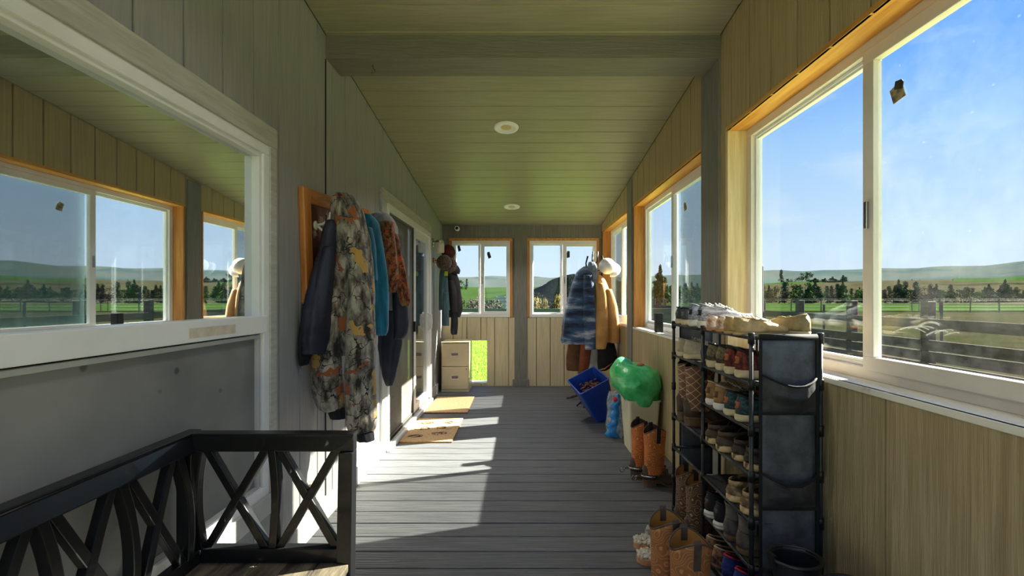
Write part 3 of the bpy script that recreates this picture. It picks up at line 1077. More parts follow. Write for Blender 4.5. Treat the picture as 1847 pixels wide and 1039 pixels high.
# top shelf
pair('sneaker', 'dark gray canvas sneaker with cream sole', 'at the far end of the top shelf',
     shoe_meshes('a', .235, .092, .062, .030, leather('charcoal canvas', (84, 88, 92), bscale=300, bump=.3), cream_sole, dark_lining, heeltab=leather('gray patch', (120, 122, 124))), .878, 2.58, 2.475, T_)
pair('sneaker', 'gray speckled knit sneaker with black heel dot', 'on the top shelf',
     shoe_meshes('b', .27, .104, .078, .036, mat('gray knit', (186, 190, 196), (96, 100, 108), rough=.85, scale=26, stretch=(.6, 3, 3), bump=.3, bscale=200, lo=.4, hi=.6), white_sole, mat('gray lining', (150, 152, 156), rough=.9), laces=white_lace, heeltab=mat('black dot', (40, 42, 46), rough=.7)), .868, 2.355, 2.235, T_, wob=.05)
pair('moccasin', 'white and tan blotched hide slip-on shoe', 'at the middle of the top shelf',
     shoe_meshes('c', .25, .098, .052, .016, mat('blotched hide', (240, 230, 216), (170, 116, 76), rough=.7, scale=14, lo=.40, hi=.55, bump=.3, bscale=120), mat('tan edge', (196, 140, 92), rough=.6), beige_lining, toe=.5, kind='slip'), .868, 2.12, 2.02, T_-.006)
pair('boat_shoe', 'golden tan leather boat shoe with white laces', 'on the top shelf near its end',
     shoe_meshes('d', .235, .092, .055, .014, leather('golden tan leather', (206, 172, 112)), mat('tan boat sole', (198, 168, 116), rough=.6), beige_lining, laces=white_lace, kind='sneaker'), .862, 1.925, 1.845, T_-.004, wob=.03)
put('slingback_shoe', 'olive tan open-heeled shoe lying at the near end of the top shelf', 'shoe',
    shoe_meshes('e', .24, .1, .062, .018, leather('olive tan leather', (172, 150, 104)), cream_sole, beige_lining, opening=.55, toe=.5, kind='slip'), (1.112, 1.765, T_), PI/2+.25)

# second shelf
T_ = LV[5]+.007
pair('canvas_shoe', 'stained off-white canvas sneaker with cream sole', 'on the far half of the second shelf',
     shoe_meshes('f', .26, .1, .070, .028, mat('stained canvas', (214, 202, 178), (164, 148, 118), rough=.8, scale=10, bump=.25, bscale=260), mat('yellowed sole', (226, 208, 166), (196, 172, 122), rough=.6), beige_lining, laces=white_lace), .872, 2.54, 2.43, T_)
pair('slipper', 'charcoal suede slip-on with white fleece edge', 'behind the canvas sneakers of the second shelf',
     shoe_meshes('g', .215, .09, .07, .016, leather('charcoal suede', (70, 74, 80)), white_sole, mat('white fleece', (234, 228, 216), rough=.95), kind='slip', toe=.6), .925, 2.33, 2.245, T_)
pair('sneaker', 'olive mottled knit sneaker with cream sole', 'on the second shelf',
     shoe_meshes('h', .25, .094, .076, .034, mat('olive mottled knit', (136, 122, 88), (70, 64, 46), rough=.85, scale=30, lo=.44, hi=.56, bump=.3, bscale=160), cream_sole, dark_lining), .874, 2.135, 2.045, T_, wob=.04)
pair('sneaker', 'maroon and orange woven sneaker', 'on the second shelf at the near post',
     shoe_meshes('i', .26, .094, .078, .034, mat('maroon weave', (142, 58, 46), (64, 26, 26), rough=.7, scale=24, stretch=(3, 1, 1), lo=.42, hi=.58, bump=.4, bscale=120), cream_sole, dark_lining, heeltab=leather('orange patch', (212, 116, 52))), .874, 1.95, 1.86, T_, wob=.04)
# third shelf
T_ = LV[4]+.007
pair('sneaker', 'tan and brown suede sneaker with white sole', 'on the third shelf',
     shoe_meshes('j', .255, .094, .076, .032, leather('tan suede', (186, 136, 82)), white_sole, beige_lining, heeltab=leather('brown heel band', (118, 78, 44)), laces=white_lace), .874, 2.145, 2.05, T_, wob=.05)
pair('sneaker', 'dark green plaid sneaker with orange heel tab', 'on the third shelf',
     shoe_meshes('k', .255, .094, .074, .030, mat('green plaid cloth', (58, 88, 92), (34, 46, 46), rough=.8, scale=34, stretch=(1, 3, 3), lo=.42, hi=.58), cream_sole, dark_lining, heeltab=leather('orange tab', (206, 108, 66))), .874, 1.955, 1.86, T_, wob=.05)
# fourth shelf
T_ = LV[3]+.007
def clog(key, up, sole, L=.265):
    if key in _cache:
        return _cache[key]
    p = list(shoe_meshes(key+'0', L, .112, .075, .032, up, sole, up, opening=.52, toe=.62, collar=.42, kind='clog'))
    mb = MB()
    pts = []
    for i in range(15):
        a = PI*.5+PI*i/14
        pts.append((.125+.118*math.cos(a), .047*math.sin(a), .088+.012*math.cos(a)))
    mb.ribbon(pts, (0, 0, 1), .022, .005)
    p.append(('heel_strap', mb.data('heel_strap', up, smooth=True), None))
    hol = MB()
    for sg in (-1, 1):
        hol.lathe([(.008, 0), (.008, .004)], (.128, sg*.040-(.004 if sg > 0 else 0), .075), n=10, axis='y')
        for sx_ in (.165, .19, .212):
            hol.lathe([(.0055, 0), (.0055, .003)], (sx_, sg*.018, .100-(sx_-.165)*.42), n=8)
    p.append(('vent_holes', hol.data('vent_holes', M['dark_void']), None))
    _cache[key] = p
    return p
brown_foam = mat('brown foam', (84, 66, 48), (66, 50, 36), rough=.6, scale=9)
camo_foam = mat('tan camo foam', (206, 176, 128), (92, 70, 44), rough=.6, scale=38, lo=.45, hi=.52)
pair('clog', 'brown foam clog with tan camouflage sole', 'on the fourth shelf', clog('m', brown_foam, camo_foam), .872, 2.135, 2.02, T_, wob=.05)
pair('clog', 'dark brown strapped foam clog', 'on the fourth shelf behind the near post', clog('n', mat('dark brown foam', (58, 46, 36), (44, 34, 26), rough=.6), camo_foam, .25), .89, 1.91, 1.805, T_, wob=.05)
T_ = LV[2]+.007
pair('clog', 'mottled tan camouflage foam clog', 'on the fifth shelf', clog('o', mat('tan mottled foam', (176, 148, 106), (96, 76, 52), rough=.6, scale=26, lo=.42, hi=.56), mat('pale camo sole', (222, 194, 146), (178, 146, 98), rough=.6, scale=30, lo=.42, hi=.55)), .876, 1.93, 1.815, T_, wob=.04)
T_ = LV[1]+.007
pair('sneaker', 'black running shoe with ridged white sole', 'on the sixth shelf',
     shoe_meshes('p', .27, .1, .080, .034, mat('black knit', (44, 42, 42), (24, 23, 24), rough=.8, scale=12, stretch=(6, 1, 1), bump=.4, bscale=120), white_sole, dark_lining, band=mat('gray groove', (170, 168, 164), rough=.7), heeltab=leather('brown stripe', (96, 72, 58))), .874, 2.16, 2.055, T_, wob=.05)
def ankle_boot(key, up, sole, lin_):
    if key in _cache:
        return _cache[key]
    p = list(shoe_meshes(key+'0', .26, .098, .085, .030, up, sole, lin_, kind='slip', toe=.55, collar=.9))
    mb = drape([(.062, 0, .09, .060, .043, 0), (.062, 0, .13, .056, .042, .01), (.058, 0, .158, .058, .042, .01)], n=20, sub=3, seed=3, wr=.002, cap0=False)
    p.append(('ankle_shaft', mb.data('ankle_shaft', up, smooth=True), .003))
    p.append(('gusset', MB().box((.055, -.0455, .095), (.085, .0455, .145)).data('gusset', lin_, bevel=.004), None))
    _cache[key] = p
    return p
pair('ankle_boot', 'gray suede chelsea boot with brown sole', 'on the sixth shelf at the near post', ankle_boot('q', leather('gray suede', (112, 102, 92), bscale=200), gum_sole, dark_lining), .876, 1.955, 1.85, T_, wob=.03, cat='boot')
T_ = LV[0]+.007
pair('moccasin', 'brown patterned moccasin', 'on the bottom shelf', shoe_meshes('r', .25, .096, .07, .02, mat('patterned suede', (150, 104, 72), (52, 38, 32), rough=.8, scale=34, lo=.42, hi=.56), gum_sole, beige_lining, kind='slip', toe=.6), .872, 2.15, 2.06, T_, wob=.05)
pair('sneaker', 'navy blue running shoe with red trim', 'on the bottom shelf', shoe_meshes('s', .27, .098, .085, .03, mat('navy mesh', (44, 60, 128), (26, 34, 84), rough=.7, scale=40, bump=.4, bscale=200), mat('navy sole', (40, 52, 110), rough=.6), mat('red lining', (190, 46, 52), rough=.8), laces=mat('red lace', (196, 44, 60), rough=.8)), .862, 1.95, 1.85, T_, wob=.05)

# ------------------------------------------------------------------ boots
def tooled(name, c, line, scale=20):
    """leather with flowing stitched lines"""
    m = mat(name, c, tuple(v*.74 for v in c), rough=.5, scale=9, bump=0)
    n, k, b = nodes_of(m)
    g = n.new('ShaderNodeTexCoord')
    wv = n.new('ShaderNodeTexNoise')
    wv.inputs['Scale'].default_value = scale*.55
    wv.inputs['Detail'].default_value = 0
    k(g.outputs['Object'], wv.inputs['Vector'])
    pp = n.new('ShaderNodeMath')
    pp.operation = 'PINGPONG'
    pp.inputs[1].default_value = .045
    k(wv.outputs['Fac'], pp.inputs[0])
    r = n.new('ShaderNodeMapRange')
    r.inputs['From Min'].default_value = .011
    r.inputs['From Max'].default_value = .004
    k(pp.outputs[0], r.inputs[0])
    mx = n.new('ShaderNodeMix')
    mx.data_type = 'RGBA'
    k(r.outputs[0], mx.inputs['Factor'])
    k(b.inputs['Base Color'].links[0].from_socket, mx.inputs['A'])
    mx.inputs['B'].default_value = (*lin(line), 1)
    k(mx.outputs['Result'], b.inputs['Base Color'])
    bp = n.new('ShaderNodeBump')
    bp.inputs['Strength'].default_value = .35
    bp.inputs['Distance'].default_value = .002
    k(r.outputs[0], bp.inputs['Height'])
    k(bp.outputs[0], b.inputs['Normal'])
    return m

def quilted(name, c, line):
    m = mat(name, c, tuple(v*.75 for v in c), rough=.6, scale=9)
    n, k, b = nodes_of(m)
    g = n.new('ShaderNodeTexCoord')
    outs = []
    for sg in (1, -1):
        mpn = n.new('ShaderNodeMapping')
        mpn.inputs['Rotation'].default_value = (0, sg*.785, 0)
        k(g.outputs['Object'], mpn.inputs[0])
        wv = n.new('ShaderNodeTexWave')
        wv.bands_direction = 'X'
        wv.inputs['Scale'].default_value = 10
        k(mpn.outputs[0], wv.inputs['Vector'])
        outs.append(wv.outputs['Fac'])
    mxm = n.new('ShaderNodeMath')
    mxm.operation = 'MAXIMUM'
    k(outs[0], mxm.inputs[0])
    k(outs[1], mxm.inputs[1])
    r = n.new('ShaderNodeValToRGB')
    r.color_ramp.elements[0].position = .965
    r.color_ramp.elements[1].position = .99
    k(mxm.outputs[0], r.inputs[0])
    mx = n.new('ShaderNodeMix')
    mx.data_type = 'RGBA'
    k(r.outputs[0], mx.inputs['Factor'])
    k(b.inputs['Base Color'].links[0].from_socket, mx.inputs['A'])
    mx.inputs['B'].default_value = (*lin(line), 1)
    k(mx.outputs['Result'], b.inputs['Base Color'])
    return m

def cowboy(key, H, shaft, foot, lining, strap, L=.29, W=.102, dip=.045, sole=None, spur=False):
    """heel at x=0, toe towards +x"""
    if key in _cache:
        return _cache[key]
    parts = []
    sole = sole or gum_sole
    N = 24
    hh = .038
    def zb(s):
        return hh*max(0, min(1, (.52-s)/.18)) if s < .52 else .004*0
    def hw(s):
        return tab(SO_X, SO_Y, s)*W
    def outline(k, dz):
        st = [i/(N-1) for i in range(N)]
        return [(s*L, -hw(s)*k, zb(s)+dz+.02*max(0, s-.8)**2*6) for s in st]+[(s*L, hw(s)*k, zb(s)+dz+.02*max(0, s-.8)**2*6) for s in reversed(st)]
    parts.append(('sole', MB().rings([outline(1.0, 0), outline(1.07, .003), outline(1.07, .009), outline(1.0, .012)]).data('sole', sole, smooth=False), None))
    hp = []
    for z, k in ((0, .86), (.01, .88), (hh, .98)):
        st = [i/9*.27 for i in range(10)]
        hp.append([(s*L+(hh-z)*.12, -hw(s)*k, z) for s in st]+[(s*L+(hh-z)*.12, hw(s)*k, z) for s in reversed(st)])
    parts.append(('heel', MB().rings(hp).data('heel', sole), None))
    rows = []
    A = 14
    for i in range(N):
        s = i/(N-1)
        h = tab([0, .05, .2, .34, .48, .66, .85, 1], [.075, .098, .115, .118, .095, .066, .048, .030], s)
        row = []
        for j in range(A+1):
            ph = PI*j/A
            c, sn = math.cos(ph), math.sin(ph)
            row.append((s*L-.006*sn*(1 if s < .1 else 0), -hw(s)*math.copysign(abs(c)**.7, c)*1.01, zb(s)+.011+h*sn**.7+.02*max(0, s-.8)**2*6))
        rows.append(row)
    parts.append(('foot', MB().rings(rows).data('foot', foot, smooth=True), None))
    def sring(z, k=1.0, top=False, extra=0):
        f = max(0, (z-.10)/(H-.10))
        xc = .084-.004*(1-f)
        rx = .069+.011*f**.8-.004*math.sin(PI*f)
        ry = .046+.017*f**.8
        ring = []
        for j in range(32):
            a = 2*PI*j/32
            q = 1+.02*noise.noise(Vector((math.cos(a)*2, math.sin(a)*2, z*16+len(key))))*(1-f*.3)*2
            sc = (math.cos(2*a)*.5+.5)
            zz = z-(dip*sc*f**4)
            ring.append((xc+rx*math.cos(a)*k*q, ry*math.sin(a)*k*q, zz+extra))
        return ring
    zs = [.085+(H-.085)*i/13 for i in range(14)]
    outer = [sring(z) for z in zs]
    parts.append(('shaft', MB().rings(outer+[sring(H, .96)], False, False).data('shaft', shaft, smooth=True), None))
    parts.append(('lining', MB().rings([sring(z, .955) for z in zs[3:]]+[sring(H, .955, extra=.001)], True, False).data('lining', lining, smooth=True), None))
    rim = sring(H, .98)
    parts.append(('top_binding', MB().tube(rim+[rim[0]], .0035, 5, False).data('top_binding', foot, smooth=True), None))
    for sg in (8, 24):
        st_ = [outer[k][sg] for k in (9, 10, 11, 12, 13)]
        path = [Vector(p)+Vector((0, (1 if sg == 8 else -1)*.003, 0)) for p in st_]
        path += [Vector(rim[sg])+Vector((0, 0, .012))]
        inn = [sring(z, .94)[sg] for z in (zs[13], zs[12], zs[11])]
        path += [Vector(p) for p in inn]
        parts.append(('pull_strap', MB().ribbon(path, (1, 0, 0), .026, .003).data('pull_strap', strap, smooth=False), None))
    # seam along the side
    if spur:
        band = [(.13*math.cos(a)+.115, .058*math.sin(a), .075) for a in [PI*.62+PI*.76*i/12 for i in range(13)]]
        parts.append(('spur_band', MB().ribbon(band, (0, 0, 1), .014, .004).data('spur_band', M['steel'], smooth=True), None))
        parts.append(('spur_shank', MB().tube([(-.014, 0, .075), (-.05, 0, .072), (-.062, 0, .066)], .005, 8).tube([(-.066+.016*math.cos(a), 0, .062+.016*math.sin(a)) for a in [2*PI*i/10 for i in range(11)]], .003, 5).data('spur_shank', M['steel'], smooth=True), None))
        parts.append(('spur_strap', MB().ribbon([(.08, -.054, .078), (.13, -.050, .118), (.165, 0, .128), (.13, .050, .118), (.08, .054, .078)], (.6, 0, 1), .016, .003).data('spur_strap', foot, smooth=True), None))
    _cache[key] = parts
    return parts

brown_lin = mat('brown lining leather', (96, 62, 44), (74, 46, 32), rough=.7)
gold_lin = mat('golden lining leather', (188, 138, 66), (158, 110, 46), rough=.65)
dk_brown = leather('dark brown foot leather', (76, 62, 50))
blk_strap = mat('black pull strap', (38, 32, 30), rough=.7)
quilt_b = cowboy('quilt', .33, quilted('quilted brown leather', (122, 84, 58), (196, 160, 116)), leather('worn brown leather', (86, 68, 52)), brown_lin, blk_strap, L=.30, dip=.02)
pair('cowboy_boot', 'brown cowboy boot with diamond quilted shaft', 'on the rack', quilt_b, .872, 2.545, 2.43, LV[3]+.006, cat='boot', wob=.03)
emb = cowboy('emb', .352, tooled('embroidered brown leather', (92, 66, 48), (178, 142, 100), 30), leather('brown boot foot', (84, 62, 46)), gold_lin, blk_strap)
pair('cowboy_boot', 'dark brown cowboy boot with pale embroidery and gold lining', 'under the rack', emb, .848, 2.51, 2.375, 0, cat='boot', wob=.04)
spur_b = cowboy('spur', .405, tooled('orange tooled leather', (206, 112, 46), (226, 142, 78), 26), leather('dusty brown leather', (88, 72, 58)), brown_lin, blk_strap, spur=True)
put('cowboy_boot', 'orange cowboy boot with spur by the beige bin, the farther one', 'boot', spur_b, (.785, 3.26, 0), .2)
put('cowboy_boot', 'orange cowboy boot with spur by the beige bin, the nearer of that pair', 'boot', spur_b, (.835, 3.115, 0), .15)
big = cowboy('big', .40, tooled('light brown tooled leather', (176, 112, 62), (198, 138, 86), 26), leather('muddy brown leather', (92, 78, 62)), gold_lin, leather('gray brown strap', (88, 74, 62)), L=.30, W=.106)
put('cowboy_boot', 'light brown gold-lined cowboy boot before the rack, the farther one beside white slippers', 'boot', big, (.52, 1.85, 0), .10)
put('cowboy_boot', 'light brown gold-lined cowboy boot before the rack, the nearer one', 'boot', big, (.55, 1.70, 0), .04)

# black rubber boots at the near end of the rack
def rubber(label, loc, rot):
    t = thing('rubber_boot', label, 'boot', loc, rot)
    m = mat('black rubber', (34, 34, 37), (24, 24, 27), rough=.42, scale=6, spec=.5)
    zs = [(.10, 0, .03, .062, .05, 0), (.10, 0, .12, .062, .052, 0), (.098, 0, .22, .066, .060, .01), (.095, 0, .32, .074, .068, .015), (.09, 0, .385, .084, .074, .015)]
    o = drape(zs, n=32, sub=4, seed=2, wr=.004, cap0=False).build('shaft', m, t, smooth=True)
    md = o.modifiers.new('thickness', 'SOLIDIFY')
    md.thickness = .006
    rim = [(.09+.084*math.cos(a), .074*math.sin(a), .386) for a in [2*PI*i/32 for i in range(33)]]
    MB().tube(rim, .0065, 7, False).build('rim', m, t, smooth=True)
    p = cowboy('rub', .2, m, m, m, m)
    for nm in ('sole', 'heel', 'foot'):
        link(nm, [q[1] for q in p if q[0] == nm][0], t)
    MB().ribbon([(.006, 0, .36), (-.004, 0, .405), (.010, 0, .40)], (0, 1, 0), .03, .006).build('pull_tab', m, t, bevel=.002)
    return t
rubber('black rubber boot before the pocket organizer, the one at the wall', (.865, 1.575, 0), .12)
rubber('black rubber boot before the pocket organizer, the lower one at the picture edge', (.93, 1.40, 0), .1)

# fleece slippers
def slipper(label, loc, rot):
    t = thing('fleece_slipper', label, 'slipper', loc, rot)
    fl = mat('white fleece', (238, 232, 216), (206, 196, 172), rough=.95, scale=40, sheen=.5, bump=.8, bscale=120, bdist=.02)
    L, W = .25, .105
    st = [i/20 for i in range(21)]
    hw = lambda s: tab(SO_X, SO_Y, s)*W
    def ol(k, z):
        return [(s*L, -hw(s)*k, z) for s in st]+[(s*L, hw(s)*k, z) for s in reversed(st)]
    MB().rings([ol(.96, 0), ol(1.02, .006), ol(1.02, .028), ol(1.0, .034)]).build('sole', mat('tan slipper sole', (198, 148, 104), (172, 122, 80), rough=.6), t, smooth=True)
    mb = MB()
    rg = random.Random(int(loc[1]*1000))
    for i in range(300):
        s = rg.uniform(.04, .97)
        mb.blob((s*L, rg.uniform(-.93, .93)*hw(s), .037+rg.uniform(-.002, .004)), (.0085, .0085, .008), seed=i, amp=.3, freq=3, sub=1)
    mb.build('fleece_insole', fl, t, smooth=True)['kind'] = 'stuff'
    mb = MB()
    for i in range(340):
        s = rg.uniform(.40, .66)
        ph = rg.uniform(0, PI)
        mb.blob((s*L, -hw(s)*1.0*math.cos(ph), .036+.062*math.sin(ph)), (.010, .010, .009), seed=i, amp=.3, freq=3, sub=1)
    mb.build('fleece_band', fl, t, smooth=True)['kind'] = 'stuff'
    return t
slipper('white fleece slipper with tan sole beside the cowboy boots, the farther one', (.83, 2.38, 0), PI+.12)
slipper('white fleece slipper with tan sole beside the cowboy boots, the nearer one', (.815, 2.235, 0), PI+.05)

# ------------------------------------------------------------------ coat board and clothes on the left wall
def camo(name, dark=(34, 32, 28), mid=(112, 104, 92), light=(176, 166, 148), leaf=(150, 84, 44), leaf2=(186, 146, 76), sc=1.0):
    m = mat(name, light, dark, rough=.85, scale=15*sc, stretch=(1.5, 1.5, .6), detail=9, lo=.38, hi=.62, third=(.49, mid), sheen=.2, bump=.25, bscale=30)
    n, k, b = nodes_of(m)
    g = n.new('ShaderNodeTexCoord')
    cur = b.inputs['Base Color'].links[0].from_socket
    # twigs
    nz = n.new('ShaderNodeTexNoise')
    nz.inputs['Scale'].default_value = 6*sc
    nz.inputs['Detail'].default_value = 4
    k(g.outputs['Object'], nz.inputs['Vector'])
    va = n.new('ShaderNodeVectorMath')
    va.operation = 'MULTIPLY_ADD'
    va.inputs[1].default_value = (.35, .35, .35)
    k(nz.outputs['Color'], va.inputs[0])
    k(g.outputs['Object'], va.inputs[2])
    vo = n.new('ShaderNodeTexVoronoi')
    vo.feature = 'DISTANCE_TO_EDGE'
    vo.inputs['Scale'].default_value = 7*sc
    k(va.outputs[0], vo.inputs['Vector'])
    lt = n.new('ShaderNodeMath')
    lt.operation = 'LESS_THAN'
    lt.inputs[1].default_value = .016
    k(vo.outputs['Distance'], lt.inputs[0])
    mx = n.new('ShaderNodeMix')
    mx.data_type = 'RGBA'
    k(lt.outputs[0], mx.inputs['Factor'])
    k(cur, mx.inputs['A'])
    mx.inputs['B'].default_value = (*lin(dark), 1)
    cur = mx.outputs['Result']
    # leaves: a share of ragged cells in rust and gold
    for off, col, th in ((0, leaf, .92), (5.3, leaf2, .95)):
        v2 = n.new('ShaderNodeTexVoronoi')
        v2.inputs['Scale'].default_value = 15*sc
        mp2 = n.new('ShaderNodeMapping')
        mp2.inputs['Location'].default_value = (off, off, off)
        k(va.outputs[0], mp2.inputs[0])
        k(mp2.outputs[0], v2.inputs['Vector'])
        sp = n.new('ShaderNodeSeparateColor')
        k(v2.outputs['Color'], sp.inputs[0])
        gt = n.new('ShaderNodeMath')
        gt.operation = 'GREATER_THAN'
        gt.inputs[1].default_value = th
        k(sp.outputs[0], gt.inputs[0])
        m2 = n.new('ShaderNodeMix')
        m2.data_type = 'RGBA'
        k(gt.outputs[0], m2.inputs['Factor'])
        k(cur, m2.inputs['A'])
        m2.inputs['B'].default_value = (*lin(col), 1)
        cur = m2.outputs['Result']
    k(cur, b.inputs['Base Color'])
    return m

cb = thing('coat_board', 'orange wooden cabinet-door coat board with scraped brown panel and white hooks on gray wall', 'coat rack', (XL+.018, 2.34, 1.555), (R(4), 0, 0))
wood_o = mat('varnished orange wood', (214, 140, 66), (168, 96, 38), rough=.4, scale=2.2, stretch=(14, 14, 1.2), bump=.1, spec=.5)
wood_h = mat('varnished orange wood rail', (196, 118, 56), (150, 80, 34), rough=.4, scale=2.2, stretch=(14, 1.2, 14), bump=.1, spec=.5)
scr = mat('scraped brown panel', (112, 60, 32), (70, 34, 18), rough=.5, scale=5, third=(.70, (214, 206, 194)), detail=8, lo=.4, hi=.60)
scr.node_tree.nodes['Color Ramp'].color_ramp.elements[2].position = .72
MB().box((-.018, .02, -.30), (.016, .10, .31)).build('stile', wood_o, cb, bevel=.008)
MB().box((-.018, 1.0, -.30), (.016, 1.075, .31)).build('stile', wood_o, cb, bevel=.008)
MB().box((-.018, .10, .23), (.014, 1.0, .31)).build('rail', wood_h, cb, bevel=.006)
MB().box((-.018, .10, -.30), (.014, 1.0, -.22)).build('rail', wood_h, cb, bevel=.006)
MB().box((-.018, .095, -.225), (.004, 1.005, .235)).build('panel', scr, cb, bevel=.004)
porc = mat('white porcelain', (232, 226, 210), (214, 206, 188), rough=.25)
for yy in (.16, .40, .66, .90):
    h = MB().lathe([(.024, .004), (.026, .010), (.014, .014)], (0, yy, .12), n=16, axis='x').build('hook_plate', porc, cb, smooth=True)
    MB().tube([(.012, yy, .12), (.05, yy, .128), (.085, yy, .155), (.095, yy, .19)], [.008, .008, .009, .011], 8).tube([(.02, yy, .115), (.045, yy, .09), (.065, yy, .095)], [.007, .007, .009], 8).build('hook', porc, h, smooth=True)
MB().box((.004, .15, -.09), (.05, .19, -.055)).box((.004, .16, -.20), (.02, .18, -.09)).build('peg', wood_o, cb, bevel=.004)

def garment(name, label, loc, cat='jacket'):
    return thing(name, label, cat, loc)

def part(t, name, mb, m, smooth=True, solid=0):
    o = Vector(t.location)
    mb.v = [tuple(Vector(v)-o) for v in mb.v]
    ob = mb.build(name, m, t, smooth=smooth)
    if solid:
        md = ob.modifiers.new('thickness', 'SOLIDIFY')
        md.thickness = solid
        md.offset = -1
    return ob

camo1 = camo('woodland camouflage cloth')
knit_b = mat('black knit cuff', (38, 38, 42), (24, 24, 28), rough=.9, scale=30, stretch=(8, 8, .5), bump=.6, bscale=60, bstretch=(8, 8, .3))
t = garment('camouflage_coat', 'long camouflage hooded coat with black knit cuffs hanging on the coat board', (-.97, 2.58, 1.87), 'coat')
part(t, 'hood', drape([(-1.005, 2.57, 1.875, .02, .02, 0), (-1.0, 2.56, 1.865, .05, .07, .02), (-.985, 2.56, 1.80, .082, .10, .05), (-.975, 2.56, 1.71, .095, .11, .07), (-.965, 2.57, 1.62, .105, .12, .08), (-.965, 2.58, 1.55, .098, .115, .06)], seed=11, wr=.016, k=(3, 7)), camo1)
part(t, 'body', drape([(-.962, 2.58, 1.65, .085, .10, .04), (-.963, 2.58, 1.57, .105, .12, .06), (-.965, 2.59, 1.45, .118, .13, .08), (-.968, 2.59, 1.33, .128, .135, .09), (-.972, 2.60, 1.20, .138, .135, .09), (-.975, 2.60, 1.08, .145, .13, .1), (-.978, 2.61, .97, .140, .12, .12)], seed=12, wr=.016, k=(3, 6), cap1=True), camo1)
part(t, 'sleeve', drape([(-1.02, 2.52, 1.46, .055, .06, .02), (-1.045, 2.50, 1.25, .065, .07, .06), (-1.065, 2.50, 1.02, .074, .078, .08), (-1.062, 2.51, .82, .080, .078, .08), (-1.050, 2.52, .70, .078, .070, .06), (-1.045, 2.52, .672, .066, .06, .04)], seed=13, wr=.02, k=(3, 5), cap1=True), camo1)
part(t, 'sleeve', drape([(-.905, 2.50, 1.56, .045, .05, .02), (-.888, 2.49, 1.40, .055, .06, .05), (-.88, 2.48, 1.15, .066, .07, .07), (-.878, 2.48, .90, .078, .075, .08), (-.876, 2.49, .70, .082, .075, .07), (-.872, 2.49, .60, .080, .07, .05), (-.870, 2.49, .562, .066, .06, .04)], seed=14, wr=.02, k=(3, 5), cap1=True), camo1)
for cx, cy, cz in ((-1.02, 2.52, .69), (-.862, 2.49, .575)):
    part(t, 'knit_cuff', drape([(cx, cy, cz, .052, .05, .03), (cx+.004, cy, cz-.03, .05, .048, .05), (cx+.012, cy, cz-.065, .046, .042, .05)], seed=15, wr=.006, k=(9, 14), cap1=True), knit_b)
zl = MB().tube([(-1.052, 2.45, 1.80-.06*i*1.0) if False else (-1.060-.004*math.sin(i), 2.475+.001*i, 1.74-.055*i) for i in range(8)], .004, 6)
part(t, 'zip', zl, M['black_plastic'])
dc = MB().tube([(-1.072, 2.47, 1.37), (-1.08, 2.455, 1.32), (-1.065, 2.45, 1.27), (-1.05, 2.45, 1.24)], .003, 6)
part(t, 'drawcord', dc, M['black_plastic'])

navy_q = mat('navy quilted nylon', (50, 52, 68), (36, 38, 52), rough=.5, scale=6, bump=.12, bscale=40, spec=.4)
t = garment('puffer_jacket', 'navy blue quilted jacket hanging on the coat board behind the camouflage coat', (-1.08, 2.44, 1.73))
part(t, 'body', drape([(-1.03, 2.47, 1.71, .02, .03, 0), (-1.032, 2.47, 1.67, .034, .05, .03), (-1.048, 2.46, 1.52, .042, .075, .06), (-1.062, 2.44, 1.38, .052, .10, .08), (-1.077, 2.42, 1.22, .060, .12, .08), (-1.083, 2.42, 1.10, .058, .12, .08), (-1.09, 2.42, 1.0, .048, .11, .08)], seed=21, quilt=.085, k=(3, 6), cap1=True), navy_q)
part(t, 'sleeve', drape([(-1.02, 2.42, 1.56, .028, .035, 0), (-1.03, 2.40, 1.45, .036, .048, .04), (-1.05, 2.38, 1.28, .046, .055, .05), (-1.068, 2.37, 1.17, .046, .052, .06), (-1.075, 2.37, 1.12, .034, .04, .04)], seed=22, quilt=.08, k=(3, 5), cap1=True), navy_q)
part(t, 'hem_panel', drape([(-1.10, 2.40, 1.30, .03, .05, 0), (-1.118, 2.37, 1.12, .026, .06, .05), (-1.125, 2.37, 1.0, .022, .06, .08), (-1.13, 2.37, .94, .014, .04, .05)], seed=23, k=(3, 5), cap1=True), mat('black sherpa lining', (34, 34, 38), (20, 20, 24), rough=.9, scale=20, bump=.5))
part(t, 'zip_pull', MB().tube([(-1.128, 2.335, .95), (-1.131, 2.333, .925)], .004, 6), M['steel'])

teal = mat('teal cotton', (14, 124, 158), (6, 84, 112), rough=.8, scale=5, stretch=(4, 4, .8), sheen=.3, bump=.2, bscale=20)
t = garment('teal_shirt', 'bright teal shirt hanging on the coat board beside the camouflage coat', (-.96, 3.0, 1.83), 'shirt')
part(t, 'body', drape([(-1.02, 3.0, 1.84, .03, .03, 0), (-1.0, 3.0, 1.78, .06, .06, .06), (-.985, 2.99, 1.66, .075, .085, .10), (-.965, 2.98, 1.48, .085, .09, .12), (-.945, 2.97, 1.32, .080, .09, .13), (-.93, 2.96, 1.18, .066, .08, .13), (-.915, 2.95, 1.08, .05, .06, .12), (-.905, 2.95, 1.045, .028, .035, .08)], seed=31, k=(4, 7), wr=.014, cap1=True), teal)
part(t, 'sleeve', drape([(-1.0, 2.93, 1.74, .04, .04, 0), (-.975, 2.90, 1.62, .048, .045, .06), (-.965, 2.89, 1.48, .05, .045, .08), (-.962, 2.89, 1.40, .052, .046, .08)], seed=32, k=(3, 6), wr=.016), teal, solid=.004)

